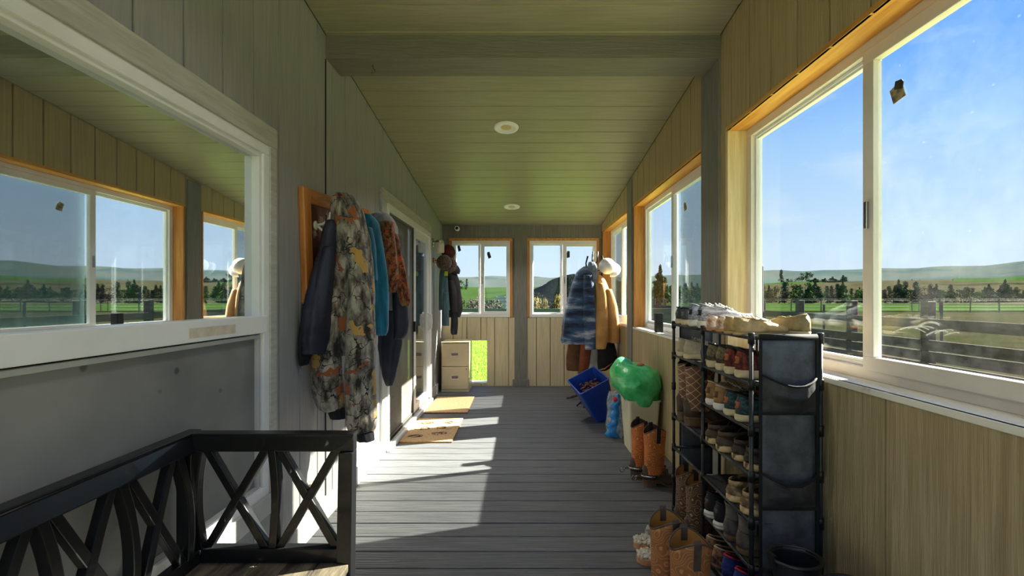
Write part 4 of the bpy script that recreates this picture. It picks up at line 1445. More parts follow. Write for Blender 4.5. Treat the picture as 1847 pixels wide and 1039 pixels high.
hood_g = mat('gray heather fleece', (134, 136, 142), (104, 106, 112), rough=.9, scale=40, sheen=.4)
t = garment('gray_hoodie', 'gray heather hoodie hanging on the coat board above the rust camouflage vest', (-.94, 3.14, 1.86))
part(t, 'hood', drape([(-.975, 3.13, 1.875, .03, .03, 0), (-.965, 3.13, 1.85, .07, .07, .04), (-.945, 3.13, 1.78, .085, .09, .10), (-.935, 3.13, 1.68, .075, .08, .12), (-.94, 3.13, 1.56, .05, .06, .1)], seed=41, k=(4, 7), wr=.02, cap1=True), hood_g)
part(t, 'body', drape([(-.97, 3.17, 1.62, .05, .06, .06), (-.965, 3.18, 1.4, .06, .08, .1), (-.96, 3.18, 1.2, .06, .08, .1)], seed=42, k=(4, 7), cap1=True), hood_g)
rust = camo('rust camouflage cloth', dark=(56, 30, 22), mid=(122, 62, 36), light=(166, 112, 70), leaf=(190, 84, 40), leaf2=(112, 112, 60), sc=2.4)
t = garment('rust_vest', 'rust and olive patterned vest with dangling sleeve on the coat board', (-.88, 3.1, 1.80))
part(t, 'body', drape([(-.90, 3.06, 1.80, .045, .04, .02), (-.895, 3.06, 1.68, .055, .055, .08), (-.885, 3.06, 1.54, .062, .06, .1), (-.885, 3.06, 1.42, .066, .06, .1), (-.895, 3.06, 1.33, .052, .05, .1)], seed=51, k=(3, 6), wr=.02, cap1=True), rust)
part(t, 'sleeve', drape([(-.865, 3.08, 1.72, .03, .03, .02), (-.84, 3.09, 1.56, .038, .036, .06), (-.815, 3.1, 1.40, .042, .038, .08), (-.795, 3.1, 1.28, .040, .036, .08), (-.788, 3.1, 1.235, .026, .026, .05)], seed=52, k=(3, 5), wr=.02, cap1=True), rust)
t = garment('navy_parka', 'dark navy shiny parka hanging low on the coat board beside the door trim', (-.95, 3.28, 1.5))
part(t, 'body', drape([(-1.0, 3.3, 1.66, .04, .05, 0), (-.96, 3.3, 1.5, .08, .09, .06), (-.935, 3.3, 1.3, .09, .10, .08), (-.935, 3.3, 1.1, .088, .10, .1), (-.945, 3.29, .92, .075, .09, .1), (-.95, 3.28, .76, .05, .06, .08), (-.948, 3.27, .66, .024, .03, .04)], seed=61, quilt=.11, k=(3, 6), cap1=True), navy_q)
part(t, 'sleeve', drape([(-.885, 3.24, 1.45, .045, .05, 0), (-.862, 3.23, 1.25, .052, .05, .06), (-.855, 3.23, 1.08, .05, .05, .08), (-.875, 3.23, 1.0, .036, .04, .06)], seed=62, quilt=.09, k=(3, 5), cap1=True), navy_q)

# coats beyond the door
hb = thing('wall_hook_rail', 'short dark hook rail on gray wall beyond the sliding door', 'hook rail', (XL+.014, 6.08, 1.78))
MB().box((-.014, -.16, -.03), (.004, .16, .03)).build('back_plate', wood_h, hb, bevel=.004)
for dy in (-.11, .11):
    MB().tube([(.004, dy, 0), (.05, dy, -.004), (.075, dy, .03)], .006, 7).build('hook', M['black_metal'], hb, smooth=True)
def cap(name, label, loc, rot, m, m2, flip=1):
    t = thing(name, label, 'cap', loc, rot)
    prof = [(.098, 0), (.100, .03), (.094, .065), (.074, .098), (.04, .118), (.004, .124)]
    o = MB().lathe(prof, n=28, cap0=False).build('crown', m, t, smooth=True)
    md = o.modifiers.new('thickness', 'SOLIDIFY')
    md.thickness = .003
    rings = []
    for i in range(13):
        a = -1.05+2.1*i/12
        u = Vector((math.cos(a), math.sin(a), 0))
        tip = .098+.075*math.cos(a*1.25)**.8 if abs(a*1.25) < PI/2 else .098
        rings.append([tuple(u*.094), tuple(u*(tip*.5+.05)+Vector((0, 0, .004-.0*abs(a)))), tuple(u*tip+Vector((0, 0, -.012-.022*math.sin(a)**2)))])
    mb = MB()
    for dz in (0, .004):
        pass
    n = 3
    vs = [p for r in rings for p in r]
    mb.add(vs, [(i*n+j, i*n+j+1, (i+1)*n+j+1, (i+1)*n+j) for i in range(12) for j in range(2)])
    o = mb.build('brim', m2, t, smooth=True)
    md = o.modifiers.new('thickness', 'SOLIDIFY')
    md.thickness = .004
    MB().lathe([(.008, .122), (.010, .126), (.006, .131), (.001, .132)], n=10).build('button', m2, t, smooth=True)
    return t
camo_cap = camo('brown camouflage cap cloth', dark=(40, 30, 26), mid=(84, 64, 54), light=(120, 98, 82), leaf=(100, 66, 50), leaf2=(86, 76, 58), sc=2)
slate = mat('slate teal cotton', (84, 112, 120), (60, 84, 92), rough=.85, scale=5, stretch=(4, 4, .8))
blk_c = mat('black brown canvas', (66, 60, 62), (46, 42, 46), rough=.8, scale=6)
blk_n = mat('black navy nylon', (46, 50, 60), (30, 34, 42), rough=.5, scale=6)
t = garment('slate_sweatshirt', 'slate teal sweatshirt hanging beyond the door under the caps', (-1.02, 5.97, 1.62))
part(t, 'body', drape([(-1.03, 5.97, 1.68, .02, .03, 0), (-1.02, 5.97, 1.6, .05, .06, .06), (-1.015, 5.96, 1.4, .062, .07, .12), (-1.005, 5.95, 1.2, .072, .075, .14), (-1.0, 5.95, 1.13, .075, .075, .14)], seed=71, k=(4, 7), cap1=True), slate)
part(t, 'sleeve', drape([(-.985, 5.92, 1.36, .04, .04, 0), (-.985, 5.91, 1.15, .045, .045, .08), (-.985, 5.91, .95, .046, .045, .1), (-.98, 5.91, .93, .04, .04, .1)], seed=72, k=(3, 6), cap1=True), slate)
t = garment('black_work_jacket', 'black brown work jacket hanging beyond the door next to the end window', (-.92, 6.08, 1.72))
part(t, 'body', drape([(-.97, 6.12, 1.74, .03, .03, 0), (-.95, 6.12, 1.66, .07, .07, .05), (-.915, 6.12, 1.5, .09, .09, .08), (-.895, 6.12, 1.3, .095, .10, .1), (-.885, 6.12, 1.15, .10, .10, .1), (-.90, 6.12, 1.03, .08, .08, .1)], seed=73, k=(3, 6), cap1=True), blk_c)
part(t, 'sleeve', drape([(-.93, 6.05, 1.52, .04, .045, .02), (-.90, 6.03, 1.35, .052, .05, .06), (-.895, 6.03, 1.12, .052, .05, .1), (-.885, 6.03, 1.1, .05, .05, .1)], seed=75, k=(3, 6), cap1=True), blk_c)
part(t, 'lining_sleeve', drape([(-.89, 6.06, 1.12, .045, .045, 0), (-.89, 6.06, .98, .046, .045, .08), (-.895, 6.06, .84, .045, .044, .08), (-.895, 6.06, .80, .035, .034, .05)], seed=74, k=(3, 6), cap1=True), blk_n)
part(t, 'collar', drape([(-.90, 6.10, 1.72, .05, .06, .04), (-.89, 6.10, 1.66, .075, .07, .06), (-.885, 6.10, 1.61, .06, .06, .04)], seed=76, k=(3, 5), cap1=True), blk_c)
cap('camouflage_hat', 'brown camouflage cap hanging beyond the door above the slate sweatshirt', (-1.0, 5.90, 1.74), (R(80), R(20), R(10)), camo_cap, camo_cap)
cap('maroon_hat', 'maroon cap behind the wall lantern beyond the door', (-.99, 6.02, 1.88), (R(70), R(-10), R(60)), mat('maroon cloth', (104, 44, 50), (78, 30, 36), rough=.85), mat('maroon brim', (96, 40, 46), rough=.85))
t = thing('tag_label', 'small lime yellow tag dangling under the camouflage cap', 'tag', (-.965, 5.86, 1.60))
MB().box((-.022, -.002, -.03), (.022, .002, .03)).build('tag_card', mat('lime card', (196, 206, 40), (160, 170, 30), rough=.6), t, bevel=.0008)
MB().tube([(0, 0, .03), (.004, .01, .05), (0, .03, .07)], .001, 5).build('string', M['black_plastic'], t)

# jar lantern, camera
t = thing('wall_lantern', 'white jar lantern on a bracket beyond the sliding door', 'lantern', (XL+.004, 5.86, 2.0))
MB().lathe([(.055, -.004), (.055, .012), (.03, .02)], n=20, axis='x').build('back_plate', M['steel'], t, smooth=True)
MB().tube([(.01, 0, 0), (.06, 0, .02), (.10, 0, .025)], .009, 8).build('arm', M['steel'], t, smooth=True)
MB().lathe([(.01, .035), (.052, .03), (.054, .002), (.045, 0)], (.105, 0, 0), n=20).build('jar_lid', M['steel'], t, smooth=True)
MB().lathe([(.001, -.135), (.046, -.132), (.052, -.118), (.052, -.02), (.046, .0)], (.105, 0, 0), n=22).build('jar', mat('frosted jar glass', (236, 230, 210), (222, 214, 190), rough=.35), t, smooth=True)
t = thing('security_camera', 'small white round security camera under the ceiling at the end wall', 'camera', (-.925, YE-.05, 2.29))
MB().lathe([(.03, .048), (.03, .04), (.008, .036)], n=16, axis='y').build('wall_mount', M['vinyl'], t, smooth=True)
MB().tube([(0, .04, 0), (0, .0, .0)], .008, 8).build('stalk', M['vinyl'], t, smooth=True)
MB().lathe([(.004, -.06), (.03, -.058), (.036, -.04), (.036, -.01), (.028, .008), (.004, .012)], n=20, axis='y').build('housing', M['vinyl'], t, smooth=True)
MB().lathe([(.001, -.064), (.02, -.062), (.022, -.056)], n=16, axis='y').build('camera_lens', M['black_plastic'], t, smooth=True)
MB().tube([(.005, .03, -.02), (.0, .034, -.08), (-.005, .034, -.13), (-.002, .03, -.16)], .0022, 6).build('cable', M['brass'] if 'brass' in M else mat('tan cable', (190, 160, 100), rough=.5), t, smooth=True)

# ------------------------------------------------------------------ filing cabinet
t = thing('filing_cabinet', 'beige two drawer metal filing cabinet in the far left corner', 'cabinet', (-.905, 6.23, 0))
bei = mat('beige enamel', (222, 208, 172), (208, 194, 158), rough=.4, scale=3)
MB().box((-.19, .012, .0), (.19, .40, .675)).build('body', bei, t, bevel=.004)
MB().box((-.192, -.004, .672), (.192, .402, .684)).build('top', bei, t, bevel=.003)
MB().box((-.19, .0, .0), (.19, .012, .035)).build('plinth', bei, t, bevel=.002)
for z0, z1 in ((.04, .345), (.352, .662)):
    d = MB().box((-.180, -.012, z0), (.180, .012, z1)).build('drawer', bei, t, bevel=.005)
    zc_ = (z0+z1)/2+.01
    f = MB()
    f.box((-.052, -.017, zc_+.018), (.052, -.011, zc_+.024)).box((-.052, -.017, zc_-.024), (.052, -.011, zc_-.018)).box((-.052, -.017, zc_-.018), (-.046, -.011, zc_+.018)).box((.046, -.017, zc_-.018), (.052, -.011, zc_+.018))
    f.build('handle', M['steel'], d, bevel=.001)
    MB().box((-.046, -.0135, zc_-.018), (.046, -.012, zc_+.018)).build('handle_recess', mat('gray recess', (128, 124, 116), rough=.5), d)
MB().lathe([(.001, -.018), (.008, -.017), (.009, -.011)], (.155, 0, .312), n=12, axis='y').build('lock', M['steel'], t, smooth=True)

# ------------------------------------------------------------------ coir mats
coir = mat('coir pile', (208, 172, 130), (174, 136, 94), rough=.95, scale=60, detail=3, bump=.8, bscale=220, bdist=.006, lo=.3, hi=.6)
def doormat(label, x0, x1, y0, y1, prints):
    t = thing('doormat', label, 'doormat', ((x0+x1)/2, (y0+y1)/2, 0), rnd.uniform(-.02, .02))
    w_, h_ = x1-x0, y1-y0
    nx, ny = 18, 28
    mb = MB()
    vs = []
    for i in range(ny+1):
        for j in range(nx+1):
            e = min(i, ny-i, j, nx-j)
            vs.append((-w_/2+w_*j/nx, -h_/2+h_*i/ny, .016*(1 if e else .8)+.0012*noise.noise(Vector((i*.9, j*.9, x0)))))
    mb.add(vs, [(i*(nx+1)+j, i*(nx+1)+j+1, (i+1)*(nx+1)+j+1, (i+1)*(nx+1)+j) for i in range(ny) for j in range(nx)])
    o = mb.build('coir_pile', coir, t, smooth=True)
    MB().box((-w_/2, -h_/2, 0), (w_/2, h_/2, .012)).build('backing', mat('coir edge', (150, 104, 56), (110, 74, 38), rough=.95, scale=80), t)
    if prints:
        ink = mat('black coir print', (46, 36, 30), (30, 24, 20), rough=.95)
        pm = MB()
        rg = random.Random(5)
        for gx, gy in ((-.12, -.26), (.10, -.17), (-.10, -.0), (.08, .02), (-.12, .20), (.12, .22)):
            for k in range(3):
                a0 = rg.uniform(0, 6)
                pts = []
                for q in range(10):
                    a = a0+q*.55
                    rr = .015+.045*q/10*(1+.4*math.sin(q*1.3+k))
                    pts.append((gx+rr*math.cos(a)*1.3+k*.022-.02, gy+rr*math.sin(a), .0185))
                pm.ribbon(pts, (0, 0, 1), .001, .005)
        pm.build('printed_pattern', ink, t)
    return t
doormat('coir doormat with black line drawings before the sliding door', -1.085, -.615, 4.04, 4.83, True)
doormat('plain coir doormat near the filing cabinet', -1.08, -.60, 5.07, 5.88, False)
ou = thing('outlet_box', 'small beige outlet box low on the wall behind the bench', 'outlet', (XL+.001, 2.50, .22))
MB().box((0, -.035, -.06), (.03, .035, .06)).build('cover', mat('beige plastic', (206, 196, 170), rough=.5), ou, bevel=.005)
MB().box((.03, -.02, -.04), (.034, .02, -.004)).box((.03, -.02, .004), (.034, .02, .04)).build('socket', M['vinyl'], ou, bevel=.003)

# ------------------------------------------------------------------ coat stand with coats
CX, CY = .90, 5.62
t = thing('coat_stand', 'black metal coat stand with curled hooks and branching feet in the far right corner', 'coat stand', (CX, CY, 0))
MB().tube([(0, 0, .12), (0, 0, 1.70)], .016, 12).build('pole', M['black_metal'], t, smooth=True)
for i in range(4):
    a = i*PI/2+.8
    u = Vector((math.cos(a), math.sin(a), 0))
    v = Vector((-u.y, u.x, 0))
    lg = MB().tube([Vector((0, 0, .22)), u*.08+Vector((0, 0, .20)), u*.21+Vector((0, 0, .07)), u*.35+Vector((0, 0, .014))], [.014, .013, .011, .009], 8)
    lg.tube([u*.19+Vector((0, 0, .08)), u*.27+v*.07+Vector((0, 0, .03)), u*.35+v*.10+Vector((0, 0, .012))], [.010, .009, .008], 7)
    lg.build('leg', M['black_metal'], t, smooth=True)
for i in range(6):
    a = i*PI/3+.2
    u = Vector((math.cos(a), math.sin(a), 0))
    z0 = 1.52 if i % 2 else 1.64
    MB().tube([Vector((0, 0, z0)), u*.05+Vector((0, 0, z0-.02)), u*.11+Vector((0, 0, z0+.01)), u*.13+Vector((0, 0, z0+.08)), u*.10+Vector((0, 0, z0+.17))], [.010, .010, .010, .009, .011], 8).build('hook', M['black_metal'], t, smooth=True)
MB().tube([(0, 0, 1.68), (-.02, 0, 1.76), (-.012, 0, 1.86)], .009, 8).tube([(0, 0, 1.68), (.04, 0, 1.74), (.045, 0, 1.86)], .009, 8).build('top_prongs', M['black_metal'], t, smooth=True)

# blue striped jacket
def ikat():
    m = mat('blue striped wool', (70, 98, 136), (34, 44, 68), rough=.9, scale=2.6, stretch=(.8, .8, 3.4), detail=6, lo=.40, hi=.56, third=(.62, (196, 198, 204)), sheen=.3, bump=.3, bscale=90)
    e = m.node_tree.nodes['Color Ramp'].color_ramp.elements
    e[1].position = .54
    e[2].position = .66
    return m
ik = ikat()
t = garment('blue_striped_jacket', 'blue and white striped wool jacket on the left side of the coat stand', (.72, 5.5, 1.65))
part(t, 'body', drape([(0.8, 5.52, 1.67, 0.04, 0.04, 0), (0.77, 5.5, 1.594, 0.1, 0.08, 0.04), (0.735, 5.49, 1.431, 0.13, 0.1, 0.07), (0.7, 5.48, 1.229, 0.155, 0.12, 0.1), (0.675, 5.48, 1.027, 0.175, 0.125, 0.12), (0.665, 5.48, 0.801, 0.185, 0.12, 0.13), (0.665, 5.48, 0.738, 0.18, 0.115, 0.13)], seed=81, k=(4, 7), wr=.014, cap1=True), ik)
part(t, 'sleeve', drape([(0.8, 5.42, 1.557, 0.055, 0.05, 0.02), (0.8, 5.4, 1.355, 0.068, 0.06, 0.05), (0.805, 5.39, 1.103, 0.075, 0.065, 0.06), (0.815, 5.39, 0.851, 0.072, 0.062, 0.07), (0.82, 5.39, 0.681, 0.062, 0.055, 0.06)], seed=82, k=(3, 6), wr=.018, cap1=True), ik)
part(t, 'collar', drape([(.85, 5.50, 1.72, .035, .05, .05), (.86, 5.48, 1.66, .06, .07, .1), (.87, 5.48, 1.55, .05, .06, .12), (.87, 5.48, 1.45, .03, .04, .1)], seed=83, k=(4, 7), wr=.02, cap1=True), mat('blue gray denim', (136, 148, 168), (84, 96, 120), rough=.85, scale=18))
tan_c = mat('tan duck canvas', (222, 172, 104), (192, 138, 74), rough=.75, scale=5, bump=.15, bscale=60, sheen=.2)
blk_l = mat('black quilt lining', (34, 32, 34), (20, 19, 21), rough=.75, scale=20, bump=.4)
t = garment('tan_work_coat', 'tan canvas work coat with black lining on the right side of the coat stand', (1.0, 5.5, 1.55), 'coat')
part(t, 'body', drape([(0.935, 5.5, 1.56, 0.03, 0.04, 0.02), (0.955, 5.5, 1.487, 0.065, 0.08, 0.04), (0.985, 5.5, 1.316, 0.1, 0.1, 0.06), (1.01, 5.5, 1.121, 0.12, 0.11, 0.08), (1.025, 5.5, 0.901, 0.13, 0.11, 0.1), (1.03, 5.5, 0.755, 0.135, 0.11, 0.12)], seed=91, k=(3, 6), wr=.012), tan_c, solid=.006)
part(t, 'sleeve', drape([(0.94, 5.41, 1.462, 0.055, 0.05, 0.02), (0.955, 5.39, 1.267, 0.066, 0.058, 0.05), (0.955, 5.38, 0.999, 0.072, 0.06, 0.06), (0.945, 5.38, 0.779, 0.07, 0.058, 0.07), (0.94, 5.38, 0.688, 0.058, 0.05, 0.06)], seed=92, k=(3, 6), wr=.018, cap1=True), tan_c)
part(t, 'sleeve', drape([(1.03, 5.42, 1.389, 0.05, 0.05, 0.02), (1.08, 5.41, 1.182, 0.062, 0.056, 0.05), (1.1, 5.41, 0.938, 0.066, 0.06, 0.06), (1.11, 5.42, 0.755, 0.066, 0.058, 0.06)], seed=93, k=(3, 6), wr=.016, cap1=True), tan_c)
part(t, 'lining', drape([(1.02, 5.52, 0.75, 0.11, 0.09, 0.05), (1.03, 5.52, 0.6, 0.135, 0.1, 0.1), (1.01, 5.51, 0.49, 0.13, 0.09, 0.14), (0.96, 5.51, 0.41, 0.07, 0.06, 0.14)], seed=94, k=(3, 6), cap1=True), blk_l)
part(t, 'hem_strip', MB().ribbon([(.90, 5.43, .415), (1.0, 5.425, .445), (1.08, 5.43, .51), (1.15, 5.45, .63)], (0, .4, 1), .018, .005), mat('tan hem', (190, 150, 104), rough=.8))
rustc = mat('rust brown duck', (144, 74, 44), (108, 52, 30), rough=.8, scale=6, bump=.2)
t = garment('rust_jacket', 'rust brown jacket hanging under the blue striped jacket on the coat stand', (.72, 5.58, .95))
part(t, 'body', drape([(0.78, 5.57, 1.08, 0.08, 0.06, 0), (0.735, 5.57, 0.88, 0.115, 0.07, 0.06), (0.705, 5.57, 0.68, 0.13, 0.075, 0.08), (0.69, 5.57, 0.5, 0.13, 0.07, 0.09), (0.69, 5.57, 0.4, 0.12, 0.065, 0.09)], seed=95, k=(3, 6), cap1=True), mat('brown canvas', (112, 74, 46), (84, 54, 32), rough=.85, scale=6))
part(t, 'sleeve', drape([(0.8, 5.45, 0.98, 0.06, 0.05, 0.02), (0.785, 5.445, 0.782, 0.066, 0.05, 0.06), (0.76, 5.44, 0.562, 0.062, 0.048, 0.06), (0.735, 5.44, 0.364, 0.052, 0.042, 0.06), (0.728, 5.44, 0.298, 0.044, 0.038, 0.05)], seed=96, k=(3, 5), wr=.016, cap1=True), rustc)
part(t, 'knit_cuff', drape([(.728, 5.44, .305, .038, .034, .03), (.725, 5.44, .24, .036, .032, .05)], seed=97, k=(9, 12), cap1=True), mat('cream knit', (206, 196, 178), rough=.9))
t = garment('pale_robe', 'pale gray cloth hanging below the tan coat on the coat stand', (.84, 5.55, .7), 'robe')
part(t, 'body', drape([(.86, 5.50, .95, .05, .05, .02), (.85, 5.49, .75, .062, .05, .12), (.845, 5.48, .50, .07, .05, .18), (.84, 5.48, .30, .074, .05, .2)], seed=98, k=(4, 7), cap1=True), mat('pale gray cloth', (204, 200, 192), (170, 166, 160), rough=.9, scale=6))
cap('white_hat', 'white baseball cap on top of the coat stand', (1.045, 5.56, 1.66), (R(62), R(12), R(-8)), mat('white twill', (236, 234, 232), (214, 212, 210), rough=.85), mat('white brim', (224, 222, 222), rough=.85))

# ------------------------------------------------------------------ bins
def taper_bin(mb, w0, d0, w1, d1, h, t=.006, r=.03, n=5):
    def rr(w_, d_, z, r):
        pts = []
        for cx, cy, a0 in ((w_/2-r, d_/2-r, 0), (-w_/2+r, d_/2-r, PI/2), (-w_/2+r, -d_/2+r, PI), (w_/2-r, -d_/2+r, 1.5*PI)):
            for i in range(n):
                a = a0+PI/2*i/(n-1)
                pts.append((cx+r*math.cos(a), cy+r*math.sin(a), z))
        return pts
    mb.rings([rr(w0, d0, 0, r), rr(w1, d1, h, r), rr(w1+.014, d1+.014, h, r), rr(w1+.014, d1+.014, h+.012, r), rr(w1-2*t, d1-2*t, h+.012, r), rr(w0-2*t, d0-2*t, t, r)])
    return mb
t = thing('trash_bin', 'beige plastic trash bin beside the wall with a green bag in it', 'bin', (1.015, 3.90, 0))
bp = mat('beige plastic bin', (216, 208, 180), (202, 194, 164), rough=.45, scale=4, spec=.4)
taper_bin(MB(), .215, .26, .265, .32, .43).build('body', bp, t, smooth=False, bevel=.001, segs=1)
for dx in (-.065, .065):
    MB().box((dx-.006, -.158, .385), (dx+.006, -.140, .43)).build('rib', bp, t, bevel=.002)
gp = mat('green plastic film', (110, 232, 152), (26, 176, 84), rough=.28, scale=6, detail=6, bump=.8, bscale=20, spec=.6, bdist=.012)
b_ = gp.node_tree.nodes['Principled BSDF']
b_.inputs['Transmission Weight'].default_value = .12
t = thing('green_bag', 'bright green plastic bag bulging out of the beige bin', 'bag', (.99, 3.88, .60))
mb = MB()
rings = []
for z, cx, rx, ry in crom([(.40, 1.015, .120, .148), (.445, 1.01, .145, .17), (.50, .995, .185, .20), (.57, .975, .205, .22), (.645, .965, .195, .20), (.70, .96, .150, .16), (.725, .95, .09, .10), (.715, .95, .02, .02)], 4):
    ring = []
    for j in range(44):
        a = 2*PI*j/44
        q = 1+.10*noise.noise(Vector((math.cos(a)*3, math.sin(a)*3, z*14)))+.05*abs(noise.noise(Vector((math.cos(a)*8, math.sin(a)*8, z*26))))
        x_ = cx+rx*q*math.cos(a)
        pk = .06*max(0, math.cos(a-PI*1.05))**6*max(0, (z-.55)/.17)
        ring.append((min(x_, XR-.012), 3.88+ry*q*math.sin(a), z+pk+.02*noise.noise(Vector((x_*9, a, z*8)))))
    rings.append(ring)
mb.rings(rings)
part(t, 'film', mb, gp)
mb = MB().blob((1.0, 3.82, .725), (.03, .03, .016), seed=3, amp=.3)
part(t, 'orange_peel', mb, mat('orange scrap', (206, 110, 60), rough=.7))

t = thing('recycling_bin', 'blue plastic recycling bin leaning tilted against the coats', 'bin', (.87, 4.86, .044), (R(10), R(-26), R(8)))
blu = mat('blue plastic bin', (30, 72, 168), (22, 56, 140), rough=.35, scale=4, spec=.5)
taper_bin(MB(), .22, .29, .33, .42, .43, r=.025).build('body', blu, t, bevel=.001, segs=1)
mb = MB()
rg = random.Random(9)
for i in range(60):
    mb.blob((rg.uniform(-.10, .10), rg.uniform(-.13, .13), .34+rg.uniform(-.01, .03)), (.018, .018, .012), seed=i, amp=.4, freq=3, sub=1)
mb.build('scrap_heap', mat('brown scraps', (136, 84, 58), (84, 48, 34), rough=.9, scale=40), t)['kind'] = 'stuff'

# water bottles in torn film
t = thing('bottle_pack', 'torn blue and clear film pack of empty water bottles beside the bins', 'bottle pack', (.87, 4.26, 0))
clear = mat('clear plastic', (226, 232, 238), (190, 200, 210), rough=.12, trans=.75, spec=.6)
bprof = [(.03, 0), (.032, .01), (.030, .04), (.032, .06), (.030, .09), (.032, .13), (.028, .155), (.013, .185), (.013, .20)]
bme = MB().lathe(bprof, n=14).data('bottle', clear, smooth=True)
for x_, y_, z_ in ((-.02, -.04, .01), (.05, -.03, .012), (.03, .04, .01), (-.03, .04, .01), (-.0, -.02, .215), (.05, .02, .215)):
    link('bottle', bme, t, (x_, y_, z_), (rnd.uniform(-.1, .1), rnd.uniform(-.1, .1), 0))
film = mat('clear crinkled film', (206, 214, 222), (150, 160, 172), rough=.15, scale=12, alpha=.42, bump=1, bscale=22, spec=.8, bdist=.03)
drape([(.02, 0, .004, .085, .10, .05), (.025, 0, .10, .10, .11, .12), (.03, 0, .22, .09, .10, .14), (.02, 0, .33, .08, .09, .16), (.0, 0, .41, .05, .05, .2)], n=40, sub=5, seed=101, wr=.03, k=(7, 11), cap0=True, cap1=True).build('clear_film', film, t, smooth=False)
bf = mat('bright blue film', (44, 150, 214), (16, 110, 186), rough=.25, scale=9, bump=.6, bscale=20, spec=.6, bdist=.02)
mb = MB()
rows = []
for i in range(28):
    z = .012+.40*i/27
    x0 = -.085-.013*math.sin(i*1.05)-.012*math.sin(i*.45)+.085*(i/27)**1.5
    rows.append([(x0+(.035-x0)*j/5, -.088-.022*math.sin(PI*j/5)+.005*math.sin(i*.9+j), z) for j in range(6)])
vs = [p for r_ in rows for p in r_]
mb.add(vs, [(i*6+j, i*6+j+1, (i+1)*6+j+1, (i+1)*6+j) for i in range(27) for j in range(5)])
o = mb.build('blue_film', bf, t, smooth=True)
md = o.modifiers.new('thickness', 'SOLIDIFY')
md.thickness = .002
MB().blob((.0, -.09, .36), (.03, .02, .028), seed=8, amp=.3).build('red_print', mat('red film', (220, 46, 54), (190, 30, 40), rough=.3), t, smooth=True)

# black gadget on the window sill
t = thing('speaker_box', 'small black upright speaker standing on the middle window sill', 'speaker', (1.215, 4.02, ZS))
MB().box((-.032, -.032, 0), (.032, .032, .17)).build('body', M['black_plastic'], t, bevel=.008)
MB().box((-.026, -.034, .09), (.026, -.031, .16)).build('grille', mat('gray grille', (52, 52, 54), rough=.8, scale=80, bump=.8, bscale=400), t, bevel=.001)

# ------------------------------------------------------------------ outdoors
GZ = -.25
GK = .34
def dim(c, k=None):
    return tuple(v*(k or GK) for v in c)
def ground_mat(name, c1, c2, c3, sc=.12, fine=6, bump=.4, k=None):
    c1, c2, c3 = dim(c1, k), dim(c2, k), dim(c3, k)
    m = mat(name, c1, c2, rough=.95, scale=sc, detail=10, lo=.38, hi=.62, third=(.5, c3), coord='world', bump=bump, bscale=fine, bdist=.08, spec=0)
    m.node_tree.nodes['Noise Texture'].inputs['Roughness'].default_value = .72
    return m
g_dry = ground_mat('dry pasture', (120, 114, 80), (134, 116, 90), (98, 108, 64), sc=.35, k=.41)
g_bounce_lawn = ground_mat('bright bounce lawn', (156, 166, 108), (142, 154, 92), (164, 172, 118), sc=.8, fine=30, k=.95)  # unseen bright ground, added to bounce sun up onto the ceiling
g_lawn2 = ground_mat('greener lawn', (122, 166, 54), (106, 150, 42), (134, 172, 66), sc=.8, fine=30, k=.85)
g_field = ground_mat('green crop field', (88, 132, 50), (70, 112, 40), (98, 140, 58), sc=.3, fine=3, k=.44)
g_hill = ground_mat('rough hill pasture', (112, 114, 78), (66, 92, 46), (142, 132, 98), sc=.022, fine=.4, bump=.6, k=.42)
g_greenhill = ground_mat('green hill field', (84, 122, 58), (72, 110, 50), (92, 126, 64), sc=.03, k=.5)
g_far = ground_mat('far plateau with haze', (118, 150, 146), (98, 132, 130), (138, 150, 142), sc=.0022, fine=.02, bump=.2, k=.5)  # aerial haze is painted into this blue green colour

def grid(name, m, x0, x1, y0, y1, nx, ny, zf):
    vs, fs = [], []
    for i in range(ny+1):
        for j in range(nx+1):
            x_, y_ = x0+(x1-x0)*j/nx, y0+(y1-y0)*i/ny
            vs.append((x_, y_, zf(x_, y_)))
    for i in range(ny):
        for j in range(nx):
            fs.append((i*(nx+1)+j, i*(nx+1)+j+1, (i+1)*(nx+1)+j+1, (i+1)*(nx+1)+j))
    o = MB().add(vs, fs).build(name, m, smooth=True)
    o['kind'] = 'structure'
    return o
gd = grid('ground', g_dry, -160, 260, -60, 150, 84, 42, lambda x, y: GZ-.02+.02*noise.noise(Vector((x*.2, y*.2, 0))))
gd['label'] = 'dry grass pasture around the porch'
vs, fs = [], []
for x0, x1, y0, y1 in ((1.32, 6.2, -9, 6.85), (-6, 1.32, -9, -1.35), (-8, 6.2, 6.85, 17.0)):
    if y0 > 6:
        lw = MB().add(vs, fs).build('lawn', g_bounce_lawn, smooth=True)
        lw['kind'] = 'structure'
        lw['label'] = 'unseen pale lawn added beside the porch to bounce sunlight'
        vs, fs = [], []
    n0 = len(vs)
    for i in range(13):
        for j in range(13):
            x_, y_ = x0+(x1-x0)*j/12, y0+(y1-y0)*i/12
            vs.append((x_, y_, GZ+.012+.008*noise.noise(Vector((x_, y_, 0)))))
    fs += [(n0+i*13+j, n0+i*13+j+1, n0+(i+1)*13+j+1, n0+(i+1)*13+j) for i in range(12) for j in range(12)]
lw = MB().add(vs, fs).build('lawn', g_lawn2, smooth=True)
lw['kind'] = 'structure'
lw['label'] = 'bright green lawn beyond the end wall'
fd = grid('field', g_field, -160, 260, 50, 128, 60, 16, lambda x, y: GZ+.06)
fd['label'] = 'green field beyond the wire fence'

